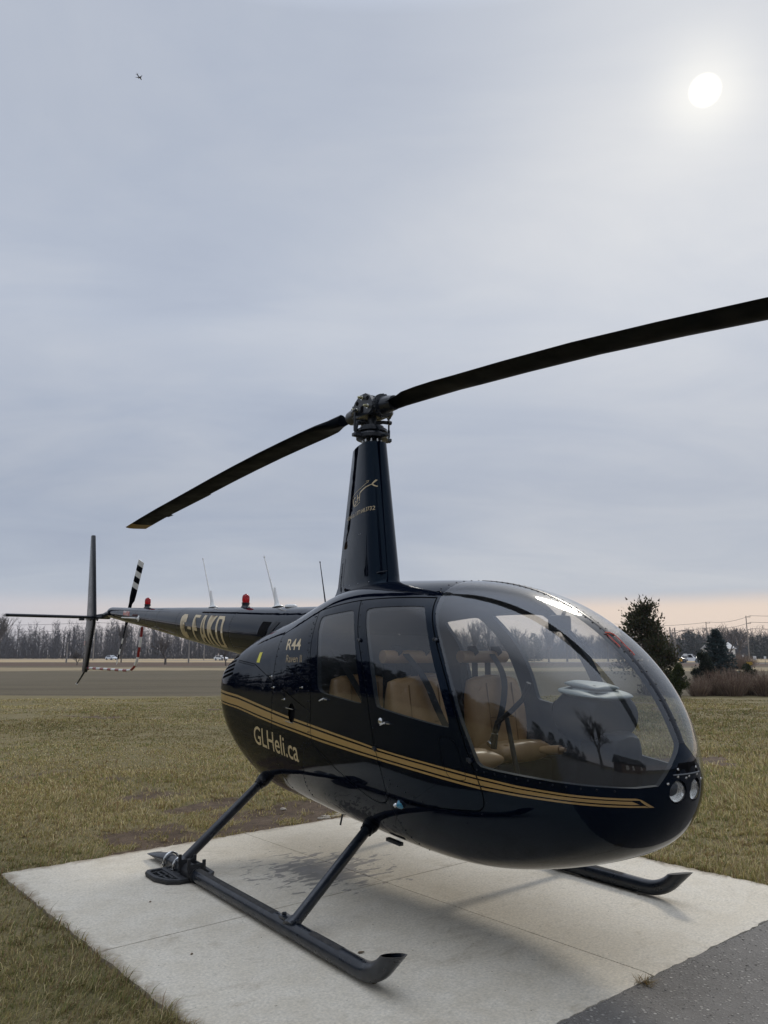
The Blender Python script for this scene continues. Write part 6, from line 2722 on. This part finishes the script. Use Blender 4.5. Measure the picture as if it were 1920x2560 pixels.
# ------------------------------------------------------------------ small ground things
def tuft():
    rnd = np.random.default_rng(5)
    n = 130
    a = rnd.uniform(0, 2 * np.pi, n)
    L = rnd.uniform(.02, .055, n)
    el = rnd.uniform(.1, 1.1, n)
    b0 = np.stack([rnd.normal(0, .012, n), rnd.normal(0, .012, n), np.zeros(n)], 1)
    tip = b0 + np.stack([np.cos(a) * np.cos(el) * L, np.sin(a) * np.cos(el) * L, np.sin(el) * L * .7], 1)
    w_ = np.stack([-np.sin(a), np.cos(a), np.zeros(n)], 1) * .0016
    V = np.stack([b0 - w_, b0 + w_, tip], 1).reshape(-1, 3)
    c = np.array([(.22, .14, .055), (.30, .21, .09), (.16, .11, .04), (.12, .12, .04)])[rnd.integers(0, 4, n)]
    o = np_mesh('weed_tuft', V, np.arange(3 * n).reshape(-1, 3), M['blades'], colors=np.repeat(c, 3, 0))
    o.location = (*pad_world(1.684, B2 + .012), -.008)
    o.scale = (1.35, 1.35, 1.2)
    tag(o, 'small dry weed tuft in the seam between concrete and asphalt', 'weed')


tuft()


def stone(loc, s, seed, label, group=None):
    bm = bmesh.new()
    bmesh.ops.create_icosphere(bm, subdivisions=3, radius=1)
    rnd = random.Random(seed)
    off = Vector((rnd.random() * 9, rnd.random() * 9, rnd.random() * 9))
    from mathutils import noise as mn
    for v in bm.verts:
        v.co *= 1 + .35 * mn.noise(v.co * 1.4 + off)
        v.co.z *= .6
    me = bpy.data.meshes.new('stone')
    bm.to_mesh(me)
    bm.free()
    me.materials.append(M['rock'])
    o = link('stone', me)
    o.location = loc
    o.scale = s
    tag(o, label, 'stone', group)


stone((*pad_world(2.60, -.707), -.022), (.032, .026, .024), 1, 'pale stone lying in the worn grass behind the slab')
for i in range(9):
    stone((*pad_world(2.66 + .045 * i, -.19 + .03 * math.sin(i * 2.2)), -.030), (.030 + .012 * (i % 3), .024, .018), 10 + i, 'pale gravel stone heaped at the far edge of the slab', 'gravel stones at the slab edge')

def dry_leaf(a, b, s_, seed, label):
    rnd = random.Random(seed)
    m = MB()
    pts_ = [(-1, 0), (-.5, .42), (.1, .5), (.6, .3), (1.1, 0), (.6, -.34), (0, -.48), (-.6, -.36)]
    vs = [(x * s_, y * s_, s_ * (.10 + .35 * abs(y) + .25 * x * x * rnd.random())) for x, y in pts_] + [(0, 0, .002)]
    m.add(vs, [(i, (i + 1) % 8, 8) for i in range(8)])
    m.add([(x, y, z - .0012) for x, y, z in vs], [((i + 1) % 8, i, 8) for i in range(8)])
    o = m.build('dry_leaf', M['dryleaf'], smooth=False)
    o.location = (*pad_world(a, b), .001)
    o.rotation_euler = (0, 0, rnd.uniform(0, 6))
    tag(o, label, 'leaf', 'dry leaf scraps on the slab')


M['dryleaf'] = pmat('dry_leaf', (.10, .068, .036), .8, var=(.17, .115, .06), vscale=60)
dry_leaf(.95, 2.55, .018, 1, 'curled brown leaf scrap left of the near skid toe')
dry_leaf(.78, 2.86, .014, 2, 'small brown leaf scrap in front of the near skid')
dry_leaf(.50, 1.18, .011, 3, 'tiny leaf scrap between the pad corner and the bear paw')
dry_leaf(.33, 2.05, .011, 4, 'tiny dark leaf scrap near the left joint end')
dry_leaf(3.05, 2.35, .014, 5, 'brown leaf scrap on the slab beyond the far skid toe')
dry_leaf(2.75, 2.9, .011, 6, 'tiny leaf scrap by the right asphalt edge')

# ------------------------------------------------------------------ surroundings behind the photographer (seen mirrored in the glossy skin and glass)
thing_from_proto('bare_tree', 'bareback', mk_bare(71, h=13.5, levels=5, spread=.74, up=.40, twig=.016, trunk_frac=.18), (-2.3, -14.2, -.1), 0, (1.15, 1.15, 1.0), 'big bare tree mirrored in the windshield', 'tree')
back = [(-147, 25, 4.2), (-141, 26, 5.2), (-134, 27, 4.8), (-127, 29, 5.5), (-119, 31, 6.5), (-153, 27, 3.4), (-108, 38, 8), (-101, 42, 8.5), (-95, 46, 8), (-89, 47, 9.5), (-83, 48, 8.5), (-78, 50, 10), (-73, 50, 9), (-68, 52, 10.5), (-63, 52, 11.5), (-58, 54, 9.5)]
back += [(az - 2.6, dd + 5, hh * .92) for az, dd, hh in back[6:]]
for i, (az, dd, hh) in enumerate(back):
    a = math.radians(az)
    thing_from_proto('conifer', 'farcon%d' % (i % 2), None, (dd * math.sin(a), dd * math.cos(a), -.1), i, (hh * 1.7, hh * 1.7, hh), 'dark conifer mirrored in the door windows', 'tree', 'conifers mirrored in the helicopter')
for i in range(16):
    a = math.radians(-112 + i * 3.5)
    thing_from_proto('bare_tree', 'bare%d' % (i % 3), None, (58 * math.sin(a), 58 * math.cos(a), -.1), i, (9.0 * 1.1, 9.0 * 1.1, 9.0 + (i % 4)), 'bare tree mirrored in the helicopter flank', 'tree', 'bare trees mirrored in the helicopter')
hs = empty('house', (9.5, -24, -.1), -.35)
tag(hs, 'low dark house mirrored in the bottom of the windshield', 'building')
m = MB()
m.box((0, 0, 1.4), (14, 8, 2.8))
m.build('wall', pmat('brick_house', (.16, .11, .085), .85, var=(.21, .15, .12), vscale=4), hs, smooth=False)
m = MB()
m.add([(-7.5, -4.6, 2.7), (7.5, -4.6, 2.7), (7.5, 0, 5.0), (-7.5, 0, 5.0), (-7.5, 4.6, 2.7), (7.5, 4.6, 2.7)], [(0, 1, 2, 3), (3, 2, 5, 4), (0, 3, 4), (1, 5, 2)])
m.build('roof', pmat('shingle', (.045, .043, .042), .9), hs, smooth=False)
for x in (-4.5, -1.5, 3.5):
    m = MB()
    m.box((x, 4.02, 1.5), (1.3, .06, 1.2))
    m.build('window', M['white'], hs, smooth=False)


# ------------------------------------------------------------------ thin winter haze over the fields
hz = MB()
hz.box((0, 160, 9.0), (900, 640, 20.0))
ho = hz.build('haze', [], smooth=False)
hm = bpy.data.materials.new('haze_air')
hm.use_nodes = True
ht = NT(hm.node_tree)
ht.n.remove(ht.n['Principled BSDF'])
pv = ht.node('ShaderNodeVolumePrincipled')
pv.inputs['Color'].default_value = (0.86, 0.90, 1.0, 1)
pv.inputs['Density'].default_value = 0.00022
pv.inputs['Anisotropy'].default_value = 0.2
ht.l.new(pv.outputs[0], ht.n['Material Output'].inputs['Volume'])
ho.data.materials.append(hm)
tag(ho, 'thin winter haze over the fields', 'haze', kind='stuff')
